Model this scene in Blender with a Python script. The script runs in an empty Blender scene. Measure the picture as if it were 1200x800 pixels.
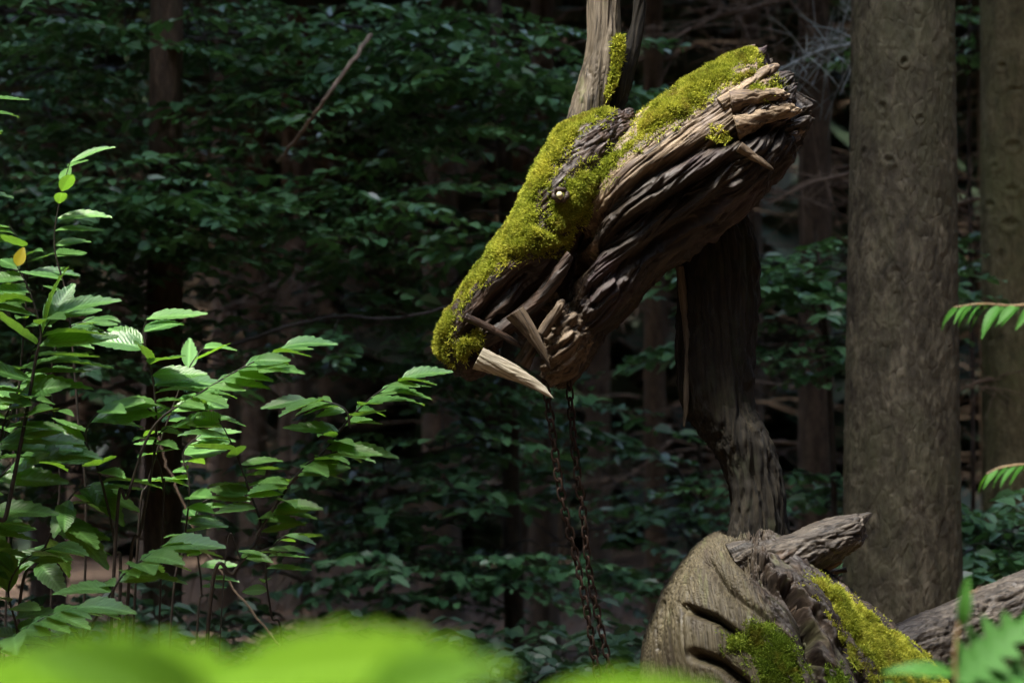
import bpy, math, random
import numpy as np
from mathutils import Matrix, Vector, Quaternion

random.seed(7)
rng = np.random.default_rng(7)
SC = bpy.context.scene
COL = SC.collection

# ---------------------------------------------------------------- camera, sky, sun, exposure
F = 2823.0                                   # focal length in pixels of the 1200 x 800 photograph
EYE = np.array([0.0, 0.0, 1.5])
PITCH = math.atan(160.0 / F)
cam_d = bpy.data.cameras.new('camera')
cam = bpy.data.objects.new('camera', cam_d); COL.objects.link(cam)
cam.location = EYE; cam.rotation_euler = (math.pi / 2 + PITCH, 0, 0)
cam_d.sensor_width = 36.0; cam_d.lens = 36.0 * F / 1200.0
cam_d.clip_start = 0.05; cam_d.clip_end = 400
cam_d.dof.use_dof = True; cam_d.dof.focus_distance = 5.9; cam_d.dof.aperture_fstop = 4.3
cam_d.dof.aperture_blades = 7
SC.camera = cam

SUN = Vector((-0.30, -0.33, 0.895)).normalized()          # towards the sun
W = bpy.data.worlds.new('World'); SC.world = W; W.use_nodes = True
wn = W.node_tree.nodes; wl = W.node_tree.links; wn.clear()
sky = wn.new('ShaderNodeTexSky'); sky.sky_type = 'NISHITA'; sky.sun_disc = False; sky.dust_density = 2.2; sky.air_density = 1.0
sky.sun_elevation = math.asin(SUN.z); sky.sun_rotation = math.atan2(SUN.x, SUN.y)
bgn = wn.new('ShaderNodeBackground'); bgn.inputs['Strength'].default_value = 0.15
wo = wn.new('ShaderNodeOutputWorld')
wl.new(sky.outputs[0], bgn.inputs[0]); wl.new(bgn.outputs[0], wo.inputs[0])
sd = bpy.data.lights.new('sun', 'SUN'); sd.energy = 1.55; sd.angle = math.radians(8); sd.color = (1.0, 0.94, 0.84)
so = bpy.data.objects.new('sun', sd); COL.objects.link(so)
so.rotation_euler = SUN.to_track_quat('Z', 'Y').to_euler(); so.location = (-10, -7, 20)

vs = SC.view_settings
vs.view_transform = 'Standard'; vs.look = 'None'; vs.exposure = 3.45; vs.gamma = 1.0; vs.use_curve_mapping = False
SC.render.engine = 'CYCLES'
cy = SC.cycles
cy.use_denoising = True
cy.max_bounces = 5; cy.diffuse_bounces = 3; cy.glossy_bounces = 2; cy.transmission_bounces = 3
cy.caustics_reflective = False; cy.caustics_refractive = False
cy.sample_clamp_indirect = 4.0

# ---------------------------------------------------------------- geometry helpers
CP, SP = math.cos(PITCH), math.sin(PITCH)
def P(px, py, y):
    """world point seen at photograph pixel (px, py) at world depth y"""
    px = np.asarray(px, float); py = np.asarray(py, float); y = np.asarray(y, float)
    a = (px - 600) / F; b = -(py - 400) / F
    t = y / (CP - b * SP)
    return np.stack(np.broadcast_arrays(t * a, y, EYE[2] + t * (SP + b * CP)), -1)
def proj(p):
    q = np.asarray(p) - EYE
    zc = q[..., 1] * CP + q[..., 2] * SP
    up = -q[..., 1] * SP + q[..., 2] * CP
    return 600 + F * q[..., 0] / zc, 400 - F * up / zc
def VV(a): return Vector((float(a[0]), float(a[1]), float(a[2])))

_perm = rng.permutation(256); _perm = np.concatenate([_perm, _perm, _perm])
_grad = rng.normal(size=(256, 3)); _grad /= np.linalg.norm(_grad, axis=1)[:, None]
def pn(x, y, z):
    """gradient noise, about -1..1"""
    x, y, z = np.broadcast_arrays(np.asarray(x, float), np.asarray(y, float), np.asarray(z, float))
    xi = np.floor(x).astype(int); yi = np.floor(y).astype(int); zi = np.floor(z).astype(int)
    xf, yf, zf = x - xi, y - yi, z - zi
    u, v, w = (f * f * f * (f * (f * 6 - 15) + 10) for f in (xf, yf, zf))
    def g(dx, dy, dz):
        h = _perm[_perm[_perm[(xi + dx) & 255] + ((yi + dy) & 255)] + ((zi + dz) & 255)]
        G = _grad[h]
        return G[..., 0] * (xf - dx) + G[..., 1] * (yf - dy) + G[..., 2] * (zf - dz)
    L = lambda a, b, t: a + t * (b - a)
    return 1.7 * L(L(L(g(0,0,0), g(1,0,0), u), L(g(0,1,0), g(1,1,0), u), v),
                   L(L(g(0,0,1), g(1,0,1), u), L(g(0,1,1), g(1,1,1), u), v), w)
def ss(a, b, x):
    t = np.clip((np.asarray(x, float) - a) / (b - a), 0, 1); return t * t * (3 - 2 * t)
def crom(pts, n, ut=None):
    """resample a polyline as a Catmull-Rom spline with n points"""
    p = np.asarray(pts, float)
    if p.ndim == 1: p = p[:, None]
    if len(p) == 2: p = np.stack([p[0], (p[0] + p[1]) / 2, p[1]])
    q = np.concatenate([[2 * p[0] - p[1]], p, [2 * p[-1] - p[-2]]])
    t = (np.linspace(0, 1, n) if ut is None else np.asarray(ut)) * (len(p) - 1 - 1e-6); i = t.astype(int); f = (t - i)[:, None]
    a, b, c, d = q[i], q[i + 1], q[i + 2], q[i + 3]
    return 0.5 * (2 * b + (c - a) * f + (2 * a - 5 * b + 4 * c - d) * f ** 2 + (3 * b - a - 3 * c + d) * f ** 3)
def in_poly(px, py, poly):
    poly = np.asarray(poly, float); inside = np.zeros(px.shape, bool); dist = np.full(px.shape, 1e9)
    for (x0, y0), (x1, y1) in zip(poly, np.roll(poly, -1, 0)):
        if y0 != y1:
            c = ((y0 > py) != (y1 > py)) & (px < (x1 - x0) * (py - y0) / (y1 - y0) + x0)
            inside ^= c
        dx, dy = x1 - x0, y1 - y0; l2 = dx * dx + dy * dy + 1e-9
        t = np.clip(((px - x0) * dx + (py - y0) * dy) / l2, 0, 1)
        dist = np.minimum(dist, np.hypot(px - x0 - t * dx, py - y0 - t * dy))
    return np.where(inside, dist, -dist)
def line_dist(px, py, pts):
    dist = np.full(px.shape, 1e9)
    for (x0, y0), (x1, y1) in zip(pts[:-1], pts[1:]):
        dx, dy = x1 - x0, y1 - y0
        t = np.clip(((px - x0) * dx + (py - y0) * dy) / (dx * dx + dy * dy + 1e-9), 0, 1)
        dist = np.minimum(dist, np.hypot(px - x0 - t * dx, py - y0 - t * dy))
    return dist

def mesh_np(name, V, faces, smooth=True, attrs=None, mats=()):
    """faces: list of int arrays (n, k)"""
    me = bpy.data.meshes.new(name)
    V = np.ascontiguousarray(V, np.float32).reshape(-1, 3)
    fs = [np.asarray(f, np.int32) for f in faces if len(f)]
    idx = np.concatenate([f.ravel() for f in fs])
    tot = np.concatenate([np.full(len(f), f.shape[1], np.int32) for f in fs])
    st = np.concatenate([[0], np.cumsum(tot)[:-1]]).astype(np.int32)
    me.vertices.add(len(V)); me.vertices.foreach_set('co', V.ravel())
    me.loops.add(len(idx)); me.loops.foreach_set('vertex_index', idx)
    me.polygons.add(len(tot)); me.polygons.foreach_set('loop_start', st); me.polygons.foreach_set('loop_total', tot)
    me.polygons.foreach_set('use_smooth', np.full(len(tot), smooth))
    for k, a in (attrs or {}).items():
        at = me.attributes.new(k, 'FLOAT_VECTOR', 'POINT')
        at.data.foreach_set('vector', np.ascontiguousarray(a, np.float32).ravel())
    me.update(calc_edges=True); me.validate()
    for m in mats: me.materials.append(m)
    return me
def obj(name, me, parent=None, mat=None, kind=None):
    o = bpy.data.objects.new(name, me); COL.objects.link(o)
    if mat is not None and not me.materials: me.materials.append(mat)
    if parent is not None:
        o.parent = parent
        if parent.type == 'EMPTY': o.matrix_parent_inverse = Matrix.Translation(-Vector(parent.location))
    if kind: o['kind'] = kind
    return o
def thing(name, label, cat, loc=(0, 0, 0), group=None):
    o = bpy.data.objects.new(name, None); COL.objects.link(o); o.location = loc; o.empty_display_size = 0.1
    o['label'] = label; o['category'] = cat
    if group: o['group'] = group
    return o
def tag(o, label, cat, group=None):
    o['label'] = label; o['category'] = cat
    if group: o['group'] = group
    return o

def grid_faces(nu, nv, wrap=True, off=0):
    i = np.arange(nu - 1)[:, None]; j = np.arange(nv if wrap else nv - 1)[None, :]
    j2 = (j + 1) % nv
    a = i * nv + j; b = i * nv + j2; c = (i + 1) * nv + j2; d = (i + 1) * nv + j
    return np.stack([a, d, c, b], -1).reshape(-1, 4) + off
def grid_normals(G):
    du = np.gradient(G, axis=0)
    dv = (np.roll(G, -1, 1) - np.roll(G, 1, 1)) / 2
    n = np.cross(dv, du); n /= np.linalg.norm(n, axis=-1, keepdims=True) + 1e-12
    c = G.mean(axis=1, keepdims=True)
    s = np.sign(np.sum(n * (G - c), axis=-1).mean())
    return n * (s if s != 0 else 1)
def theta(nv, front):
    """angles round a section, a share `front` of them on the side the photograph shows"""
    if not front: return np.linspace(0, 2 * np.pi, nv, endpoint=False)
    a = int(nv * front); lo, hi = math.radians(-30), math.radians(205)
    return np.concatenate([np.linspace(lo, hi, a, endpoint=False), np.linspace(hi, lo + 2 * np.pi, nv - a, endpoint=False)])
def loft(pairs, Y, depth, nu, nv, power=1.0, front=0, ut=None):
    """closed tube whose outline runs through pairs of photo points ((top),(bottom)); depth = half thickness towards the camera"""
    T = crom([p[0] for p in pairs], nu, ut); B = crom([p[1] for p in pairs], nu, ut)
    Yc = crom(np.broadcast_to(np.asarray(Y, float), (len(pairs),)), nu, ut)[:, 0]
    Dp = crom(np.broadcast_to(np.asarray(depth, float), (len(pairs),)), nu, ut)[:, 0]
    th = theta(nv, front)
    pt = P(T[:, 0], T[:, 1], Yc); pb = P(B[:, 0], B[:, 1], Yc)
    C = (pt + pb) / 2; H = (pt - pb) / 2
    cs = np.sign(np.cos(th)) * np.abs(np.cos(th)) ** power; sn = np.sign(np.sin(th)) * np.abs(np.sin(th)) ** power
    G = C[:, None] + H[:, None] * cs[None, :, None]
    G[..., 1] -= Dp[:, None] * sn[None, :]
    return G, th
def tube_mesh_data(path, rad, nv=8):
    """one tube through world points; returns verts, faces"""
    p = np.asarray(path, float); n = len(p); rad = np.broadcast_to(rad, (n,))
    t = np.gradient(p, axis=0); t /= np.linalg.norm(t, axis=1)[:, None] + 1e-12
    ref = np.array([0.13, 0.97, 0.21]); 
    if abs(t[:, 1]).mean() > 0.8: ref = np.array([0.97, 0.1, 0.2])
    u = np.cross(t, ref); u /= np.linalg.norm(u, axis=1)[:, None]; w = np.cross(t, u)
    th = np.linspace(0, 2 * np.pi, nv, endpoint=False)
    V = p[:, None] + rad[:, None, None] * (u[:, None] * np.cos(th)[None, :, None] + w[:, None] * np.sin(th)[None, :, None])
    return V.reshape(-1, 3), grid_faces(n, nv)
class Batch:
    def __init__(s): s.V = []; s.F = {}; s.n = 0
    def add(s, V, f):
        V = np.asarray(V, float).reshape(-1, 3); f = np.asarray(f)
        s.F.setdefault(f.shape[1], []).append(f + s.n); s.V.append(V); s.n += len(V)
    def tube(s, path, rad, nv=6):
        V, f = tube_mesh_data(path, rad, nv); s.add(V, f)
    def mesh(s, name, smooth=True, mats=(), attrs=None):
        return mesh_np(name, np.concatenate(s.V), [np.concatenate(v) for v in s.F.values()], smooth, attrs, mats)

# ---------------------------------------------------------------- materials
def new_mat(name):
    m = bpy.data.materials.new(name); m.use_nodes = True
    nt = m.node_tree; nt.nodes.clear()
    out = nt.nodes.new('ShaderNodeOutputMaterial'); b = nt.nodes.new('ShaderNodeBsdfPrincipled')
    nt.links.new(b.outputs[0], out.inputs[0])
    return m, nt, b, out
def N(nt, t, **kw):
    n = nt.nodes.new(t)
    for k, v in kw.items():
        if k in n.inputs: n.inputs[k].default_value = v
        else: setattr(n, k, v)
    return n
def ramp(nt, fac, stops):
    r = nt.nodes.new('ShaderNodeValToRGB'); e = r.color_ramp.elements
    while len(e) < len(stops): e.new(0.5)
    for k, (p, c) in enumerate(stops): e[k].position = p; e[k].color = (*c, 1)
    nt.links.new(fac, r.inputs[0]); return r.outputs[0]
def mapping(nt, vec, scale):
    m = nt.nodes.new('ShaderNodeMapping'); m.inputs['Scale'].default_value = scale
    nt.links.new(vec, m.inputs[0]); return m.outputs[0]
def noise(nt, vec, scale, detail=4, rough=0.55, dist=0.0):
    n = N(nt, 'ShaderNodeTexNoise', Scale=scale, Detail=detail, Roughness=rough, Distortion=dist)
    nt.links.new(vec, n.inputs['Vector']); return n.outputs[0]
def mixc(nt, fac, a, b, blend='MIX'):
    m = nt.nodes.new('ShaderNodeMix'); m.data_type = 'RGBA'; m.blend_type = blend
    for s, v in ((m.inputs['Factor'], fac), (m.inputs['A'], a), (m.inputs['B'], b)):
        if hasattr(v, 'is_linked') or hasattr(v, 'links'): nt.links.new(v, s)
        else: s.default_value = v if not isinstance(v, tuple) or len(v) == 4 else (*v, 1)
    return m.outputs['Result']
def bump(nt, h, strength, dist, prev=None):
    b = N(nt, 'ShaderNodeBump', Strength=strength, Distance=dist)
    nt.links.new(h, b.inputs['Height'])
    if prev is not None: nt.links.new(prev, b.inputs['Normal'])
    return b.outputs[0]

def wood_mat(name, dark, mid, light, zone=None, stain=None, stain_at=(0.5, 0.65), rough=0.55, algae=None, algae_at=(0.5, 0.7)):
    m, nt, b, out = new_mat(name)
    at = N(nt, 'ShaderNodeAttribute', attribute_name='grain').outputs['Vector']
    n1 = noise(nt, mapping(nt, at, (5, 55, 55)), 1, 5, 0.62)
    n2 = noise(nt, mapping(nt, at, (14, 260, 260)), 1, 3, 0.6)
    mix = nt.nodes.new('ShaderNodeMath'); mix.operation = 'MULTIPLY_ADD'
    nt.links.new(n2, mix.inputs[0]); mix.inputs[1].default_value = 0.45; nt.links.new(n1, mix.inputs[2])
    c = ramp(nt, mix.outputs[0], [(0.42, dark), (0.68, mid), (0.92, light)])
    if zone:
        c2 = ramp(nt, mix.outputs[0], [(0.46, zone[0]), (0.72, zone[1]), (0.98, zone[2])])
        zz = N(nt, 'ShaderNodeSeparateXYZ'); nt.links.new(N(nt, 'ShaderNodeAttribute', attribute_name='zone').outputs['Vector'], zz.inputs[0])
        c = mixc(nt, zz.outputs[0], c, c2)
    ln = noise(nt, mapping(nt, at, (2.5, 130, 130)), 1, 3, 0.5)
    lf = ramp(nt, ln, [(0.36, (0.9, 0.9, 0.9)), (0.44, (0, 0, 0))])
    c = mixc(nt, lf, c, dark)
    if stain:
        s = noise(nt, mapping(nt, at, (4, 9, 9)), 1, 5, 0.6)
        f = ramp(nt, s, [(stain_at[0], (0, 0, 0)), (stain_at[1], (1, 1, 1))])
        c = mixc(nt, f, c, stain)
    if algae:
        s = noise(nt, mapping(nt, at, (7, 16, 16)), 1, 6, 0.65, 0.3)
        f = ramp(nt, s, [(algae_at[0], (0, 0, 0)), (algae_at[1], (0.8, 0.8, 0.8))])
        c = mixc(nt, f, c, algae)
    nt.links.new(c, b.inputs['Base Color']); b.inputs['Specular IOR Level'].default_value = 0.28
    r = noise(nt, mapping(nt, at, (6, 30, 30)), 1, 3)
    rr = N(nt, 'ShaderNodeMapRange'); nt.links.new(r, rr.inputs[0])
    rr.inputs[1].default_value = 0.3; rr.inputs[2].default_value = 0.7
    rr.inputs[3].default_value = rough - 0.18; rr.inputs[4].default_value = rough + 0.2
    nt.links.new(rr.outputs[0], b.inputs['Roughness'])
    bm = bump(nt, n1, 0.6, 0.005); bm = bump(nt, n2, 0.8, 0.0018, bm); bm = bump(nt, ln, 0.7, 0.003, bm)
    nt.links.new(bm, b.inputs['Normal'])
    return m
def bark_mat(name, dark, mid, light, green, gfac=(0.52, 0.72), sc=1.0, bumpd=0.008):
    m, nt, b, out = new_mat(name)
    tc = N(nt, 'ShaderNodeTexCoord').outputs['Object']
    v1 = mapping(nt, tc, (16 * sc, 16 * sc, 7 * sc)); v2 = mapping(nt, tc, (60 * sc, 60 * sc, 30 * sc))
    n1 = noise(nt, v1, 1, 6, 0.65, 0.6); n2 = noise(nt, v2, 1, 5, 0.65)
    vo = N(nt, 'ShaderNodeTexVoronoi', feature='DISTANCE_TO_EDGE', Scale=1.0)
    wv = N(nt, 'ShaderNodeVectorMath', operation='ADD')
    nn = N(nt, 'ShaderNodeTexNoise', Scale=1.0, Detail=3.0); nt.links.new(v1, nn.inputs['Vector'])
    nt.links.new(mapping(nt, tc, (30 * sc, 30 * sc, 13 * sc)), wv.inputs[0]); nt.links.new(nn.outputs['Color'], wv.inputs[1])
    nt.links.new(wv.outputs[0], vo.inputs['Vector'])
    mx = nt.nodes.new('ShaderNodeMath'); mx.operation = 'MULTIPLY_ADD'
    nt.links.new(n2, mx.inputs[0]); mx.inputs[1].default_value = 0.6; nt.links.new(n1, mx.inputs[2])
    c = ramp(nt, mx.outputs[0], [(0.55, dark), (0.8, mid), (1.0, light)])
    g = noise(nt, mapping(nt, tc, (3.5, 3.5, 1.6)), 1, 6, 0.7)
    f = ramp(nt, g, [(gfac[0], (0, 0, 0)), (gfac[1], (0.75, 0.75, 0.75))])
    c = mixc(nt, f, c, green)
    nt.links.new(c, b.inputs['Base Color']); b.inputs['Roughness'].default_value = 0.8
    b.inputs['Specular IOR Level'].default_value = 0.25
    cr = ramp(nt, vo.outputs['Distance'], [(0.0, (0, 0, 0)), (0.12, (1, 1, 1))])
    bm = bump(nt, cr, 0.5, bumpd * 0.5); bm = bump(nt, n1, 0.9, bumpd, bm); bm = bump(nt, n2, 1.0, bumpd * 0.8, bm)
    nt.links.new(bm, b.inputs['Normal'])
    return m
def leaf_mat(name, c1, c2, trans, rough=0.35, tfac=0.35, vein=False, spec=0.5):
    m, nt, b, out = new_mat(name)
    geo = N(nt, 'ShaderNodeNewGeometry'); oi = N(nt, 'ShaderNodeObjectInfo')
    ad = nt.nodes.new('ShaderNodeMath'); ad.operation = 'ADD'
    nt.links.new(geo.outputs['Random Per Island'], ad.inputs[0]); nt.links.new(oi.outputs['Random'], ad.inputs[1])
    fr = nt.nodes.new('ShaderNodeMath'); fr.operation = 'FRACT'; nt.links.new(ad.outputs[0], fr.inputs[0])
    c = ramp(nt, fr.outputs[0], [(0.0, c1), (1.0, c2)])
    t = mixc(nt, fr.outputs[0], (*trans, 1), tuple(0.8 * x for x in trans))
    b.inputs['Roughness'].default_value = rough; b.inputs['Specular IOR Level'].default_value = spec
    if vein:
        at = N(nt, 'ShaderNodeAttribute', attribute_name='lc').outputs['Vector']
        sx = N(nt, 'ShaderNodeSeparateXYZ'); nt.links.new(at, sx.inputs[0])
        ab = nt.nodes.new('ShaderNodeMath'); ab.operation = 'ABSOLUTE'; nt.links.new(sx.outputs[1], ab.inputs[0])
        k = nt.nodes.new('ShaderNodeMath'); k.operation = 'MULTIPLY_ADD'   # x*1 - |y|*1.1
        nt.links.new(ab.outputs[0], k.inputs[0]); k.inputs[1].default_value = -0.9; nt.links.new(sx.outputs[0], k.inputs[2])
        s = nt.nodes.new('ShaderNodeMath'); s.operation = 'MULTIPLY'; nt.links.new(k.outputs[0], s.inputs[0]); s.inputs[1].default_value = 85
        sn = nt.nodes.new('ShaderNodeMath'); sn.operation = 'SINE'; nt.links.new(s.outputs[0], sn.inputs[0])
        vf = ramp(nt, sn.outputs[0], [(0.80, (0, 0, 0)), (1.0, (0.45, 0.45, 0.45))])
        mid = ramp(nt, ab.outputs[0], [(0.0, (0.6, 0.6, 0.6)), (0.035, (0, 0, 0))])
        c = mixc(nt, vf, c, tuple(min(1, 1.5 * x + 0.02) for x in c2)); c = mixc(nt, mid, c, tuple(min(1, 1.9 * x + 0.03) for x in c2))
        bm = bump(nt, sn.outputs[0], 0.35, 0.0009)
        sp = N(nt, 'ShaderNodeTexCoord').outputs['Object']
        bm = bump(nt, noise(nt, sp, 260, 2), 0.25, 0.001, bm)
        nt.links.new(bm, b.inputs['Normal'])
    nt.links.new(c, b.inputs['Base Color'])
    tr = N(nt, 'ShaderNodeBsdfTranslucent'); nt.links.new(t, tr.inputs[0])
    mx = N(nt, 'ShaderNodeMixShader'); mx.inputs[0].default_value = tfac
    nt.links.new(b.outputs[0], mx.inputs[1]); nt.links.new(tr.outputs[0], mx.inputs[2]); nt.links.new(mx.outputs[0], out.inputs[0])
    return m
def plain_mat(name, c1, c2, scale=20, rough=0.7, bumpd=0.003, metallic=0.0):
    m, nt, b, out = new_mat(name)
    tc = N(nt, 'ShaderNodeTexCoord').outputs['Object']
    n = noise(nt, tc, scale, 5, 0.6)
    nt.links.new(ramp(nt, n, [(0.35, c1), (0.65, c2)]), b.inputs['Base Color'])
    b.inputs['Roughness'].default_value = rough; b.inputs['Metallic'].default_value = metallic
    b.inputs['Specular IOR Level'].default_value = 0.3
    nt.links.new(bump(nt, n, 0.6, bumpd), b.inputs['Normal'])
    return m

M = {}
M['head'] = wood_mat('weathered_shade_toned_head_wood', (0.015, 0.010, 0.006), (0.105, 0.075, 0.046), (0.25, 0.19, 0.122), zone=((0.004, 0.003, 0.0023), (0.013, 0.0092, 0.0060), (0.050, 0.038, 0.023)), stain=(0.030, 0.019, 0.021), stain_at=(0.50, 0.66), rough=0.6)  # upper face lightened, eroded underside darkened, to mimic sun from above
M['snout'] = wood_mat('wet_snout_wood', (0.004, 0.003, 0.0026), (0.020, 0.012, 0.0085), (0.060, 0.038, 0.026), rough=0.5)
M['jaw'] = wood_mat('pale_jaw_wood', (0.012, 0.0085, 0.0055), (0.062, 0.044, 0.027), (0.14, 0.106, 0.07), rough=0.65)
M['tusk'] = wood_mat('bleached_tusk_wood', (0.09, 0.075, 0.048), (0.25, 0.22, 0.155), (0.42, 0.38, 0.30), rough=0.55)
M['neck'] = wood_mat('dark_neck_bark', (0.002, 0.0018, 0.0013), (0.0062, 0.0050, 0.0029), (0.019, 0.0155, 0.009), rough=0.95, algae=(0.016, 0.021, 0.009), algae_at=(0.55, 0.75))
M['horn'] = wood_mat('grey_horn_wood', (0.016, 0.013, 0.009), (0.065, 0.053, 0.036), (0.145, 0.122, 0.088), rough=0.65, algae=(0.13, 0.15, 0.05), algae_at=(0.58, 0.8))
M['body'] = wood_mat('weathered_body_wood', (0.020, 0.016, 0.009), (0.052, 0.043, 0.024), (0.095, 0.081, 0.047), zone=((0.004, 0.003, 0.0025), (0.016, 0.011, 0.008), (0.058, 0.041, 0.027)), stain=(0.034, 0.026, 0.018), stain_at=(0.52, 0.68), rough=0.62, algae=(0.12, 0.13, 0.06), algae_at=(0.56, 0.78))
M['limb'] = wood_mat('grey_log_wood', (0.006, 0.005, 0.004), (0.026, 0.021, 0.016), (0.082, 0.070, 0.055), stain=(0.085, 0.045, 0.02), stain_at=(0.62, 0.74), rough=0.6)
M['bark_big'] = bark_mat('grey_brown_bark', (0.013, 0.011, 0.007), (0.048, 0.042, 0.026), (0.115, 0.103, 0.068), (0.060, 0.062, 0.030), (0.46, 0.66))
M['bark_spruce'] = bark_mat('spruce_bark', (0.028, 0.019, 0.012), (0.075, 0.050, 0.030), (0.13, 0.090, 0.056), (0.06, 0.058, 0.027), (0.55, 0.78))
M['bark_olive'] = bark_mat('olive_bark', (0.032, 0.026, 0.013), (0.098, 0.084, 0.042), (0.16, 0.14, 0.077), (0.10, 0.104, 0.042), (0.45, 0.62))
M['twig_dead'] = plain_mat('dead_twig', (0.075, 0.050, 0.031), (0.16, 0.112, 0.072), 30)
M['stick'] = plain_mat('pale_stick', (0.11, 0.085, 0.06), (0.21, 0.17, 0.125), 30)
M['twig_dark'] = plain_mat('dark_wet_twig', (0.012, 0.010, 0.009), (0.035, 0.028, 0.022), 40, 0.45)
M['beech_bark'] = plain_mat('dark_beech_bark', (0.020, 0.015, 0.011), (0.055, 0.040, 0.028), 25, 0.7)
M['stem_red'] = plain_mat('young_stem', (0.10, 0.06, 0.03), (0.16, 0.11, 0.05), 60, 0.5)
M['rust'] = plain_mat('rusty_iron', (0.007, 0.005, 0.004), (0.036, 0.016, 0.008), 90, 0.75, 0.001, 0.35)
M['litter'] = plain_mat('leaf_litter_ground', (0.03, 0.02, 0.013), (0.09, 0.058, 0.036), 14, 0.9, 0.03)
M['needle'] = leaf_mat('spruce_needles', (0.018, 0.034, 0.016), (0.035, 0.060, 0.026), (0.03, 0.05, 0.015), 0.6, 0.12)
M['lichen_twig'] = plain_mat('lichen_grey_twig', (0.12, 0.14, 0.13), (0.24, 0.27, 0.26), 40)
M['beech'] = leaf_mat('beech_leaves', (0.040, 0.115, 0.050), (0.10, 0.215, 0.092), (0.12, 0.30, 0.055), 0.32, 0.25, spec=0.7)
M['chestnut'] = leaf_mat('serrated_leaves', (0.055, 0.155, 0.038), (0.125, 0.27, 0.070), (0.22, 0.46, 0.03), 0.30, 0.34, True, spec=0.6)
M['yellow'] = leaf_mat('yellow_leaf', (0.60, 0.50, 0.03), (0.65, 0.55, 0.04), (0.6, 0.5, 0.03), 0.4, 0.35)
M['fore'] = leaf_mat('fresh_green_leaf', (0.050, 0.115, 0.004), (0.066, 0.140, 0.005), (0.15, 0.285, 0.003), 0.7, 0.5, True, spec=0.05)
M['maple'] = leaf_mat('lobed_leaf', (0.022, 0.085, 0.012), (0.036, 0.115, 0.016), (0.06, 0.20, 0.010), 0.6, 0.4, spec=0.15)
M['bramble'] = leaf_mat('bramble_leaves', (0.016, 0.044, 0.022), (0.03, 0.070, 0.033), (0.05, 0.12, 0.03), 0.45, 0.25)
def moss_mat(name='moss', tint=(1, 1, 1)):
    m, nt, b, out = new_mat(name)
    geo = N(nt, 'ShaderNodeNewGeometry'); tc = N(nt, 'ShaderNodeTexCoord').outputs['Object']
    n = noise(nt, tc, 22, 5, 0.65)
    ad = nt.nodes.new('ShaderNodeMath'); ad.operation = 'MULTIPLY_ADD'
    nt.links.new(geo.outputs['Random Per Island'], ad.inputs[0]); ad.inputs[1].default_value = 0.34; nt.links.new(n, ad.inputs[2])
    c = ramp(nt, ad.outputs[0], [(0.40, (0.090, 0.115, 0.010)), (0.62, (0.32, 0.335, 0.034)), (0.92, (0.62, 0.58, 0.095))])
    lo = ramp(nt, noise(nt, tc, 7, 3, 0.5), [(0.35, (0.68, 0.80, 0.7)), (0.65, (1, 1, 1))])
    c = mixc(nt, 1.0, c, lo, 'MULTIPLY'); c = mixc(nt, 1.0, c, (*tint, 1), 'MULTIPLY')
    br = ramp(nt, noise(nt, tc, 15, 5, 0.65), [(0.55, (0, 0, 0)), (0.68, (0.8, 0.8, 0.8))])
    c = mixc(nt, br, c, (0.22, 0.18, 0.03))
    nt.links.new(c, b.inputs['Base Color']); b.inputs['Roughness'].default_value = 0.75; b.inputs['Specular IOR Level'].default_value = 0.2
    tr = N(nt, 'ShaderNodeBsdfTranslucent'); nt.links.new(c, tr.inputs[0])
    mx = N(nt, 'ShaderNodeMixShader'); mx.inputs[0].default_value = 0.38
    nt.links.new(b.outputs[0], mx.inputs[1]); nt.links.new(tr.outputs[0], mx.inputs[2]); nt.links.new(mx.outputs[0], out.inputs[0])
    return m
M['moss'] = moss_mat(); M['moss_green'] = moss_mat('green_moss', (0.50, 0.66, 0.6))

# ---------------------------------------------------------------- ground
def ground_h(x, y):
    return 0.22 * pn(x * 0.11, y * 0.11, 3.3) + 0.05 * pn(x * 0.7, y * 0.7, 1.1)
def build_ground():
    gx = np.concatenate([np.linspace(-200, -32, 12), np.linspace(-30, 30, 150), np.linspace(32, 200, 12)])
    gy = np.concatenate([np.linspace(-200, -22, 12), np.linspace(-20, 60, 200), np.linspace(62, 260, 14)])
    X, Yg = np.meshgrid(gx, gy, indexing='ij')
    V = np.stack([X, Yg, ground_h(X, Yg)], -1)
    f = grid_faces(len(gx), len(gy), False)[:, ::-1]
    o = obj('ground', mesh_np('ground', V, [f]), None, M['litter']); o['kind'] = 'structure'
    # leaf litter lying on it where the view reaches the ground
    n = 9000
    y = 7 + 26 * rng.random(n) ** 0.8; x = (rng.random(n) - 0.5) * (0.5 * y + 2)
    c = np.stack([x, y, ground_h(x, y) + 0.012], -1)
    V, f = leaf_cloud(c, rng.normal(size=(n, 3)) * (1, 1, 0.15), np.tile([0, 0, 1.0], (n, 1)) + 0.5 * rng.normal(size=(n, 3)), 0.07, 0.045)
    lo = obj('fallen_leaves', mesh_np('fallen_leaves', V, [f], False), None, plain_mat('dead_leaf', (0.06, 0.035, 0.02), (0.17, 0.10, 0.055), 9))
    lo['kind'] = 'stuff'; lo['label'] = 'brown dead leaves littering the forest floor'; lo['category'] = 'leaf litter'

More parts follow.
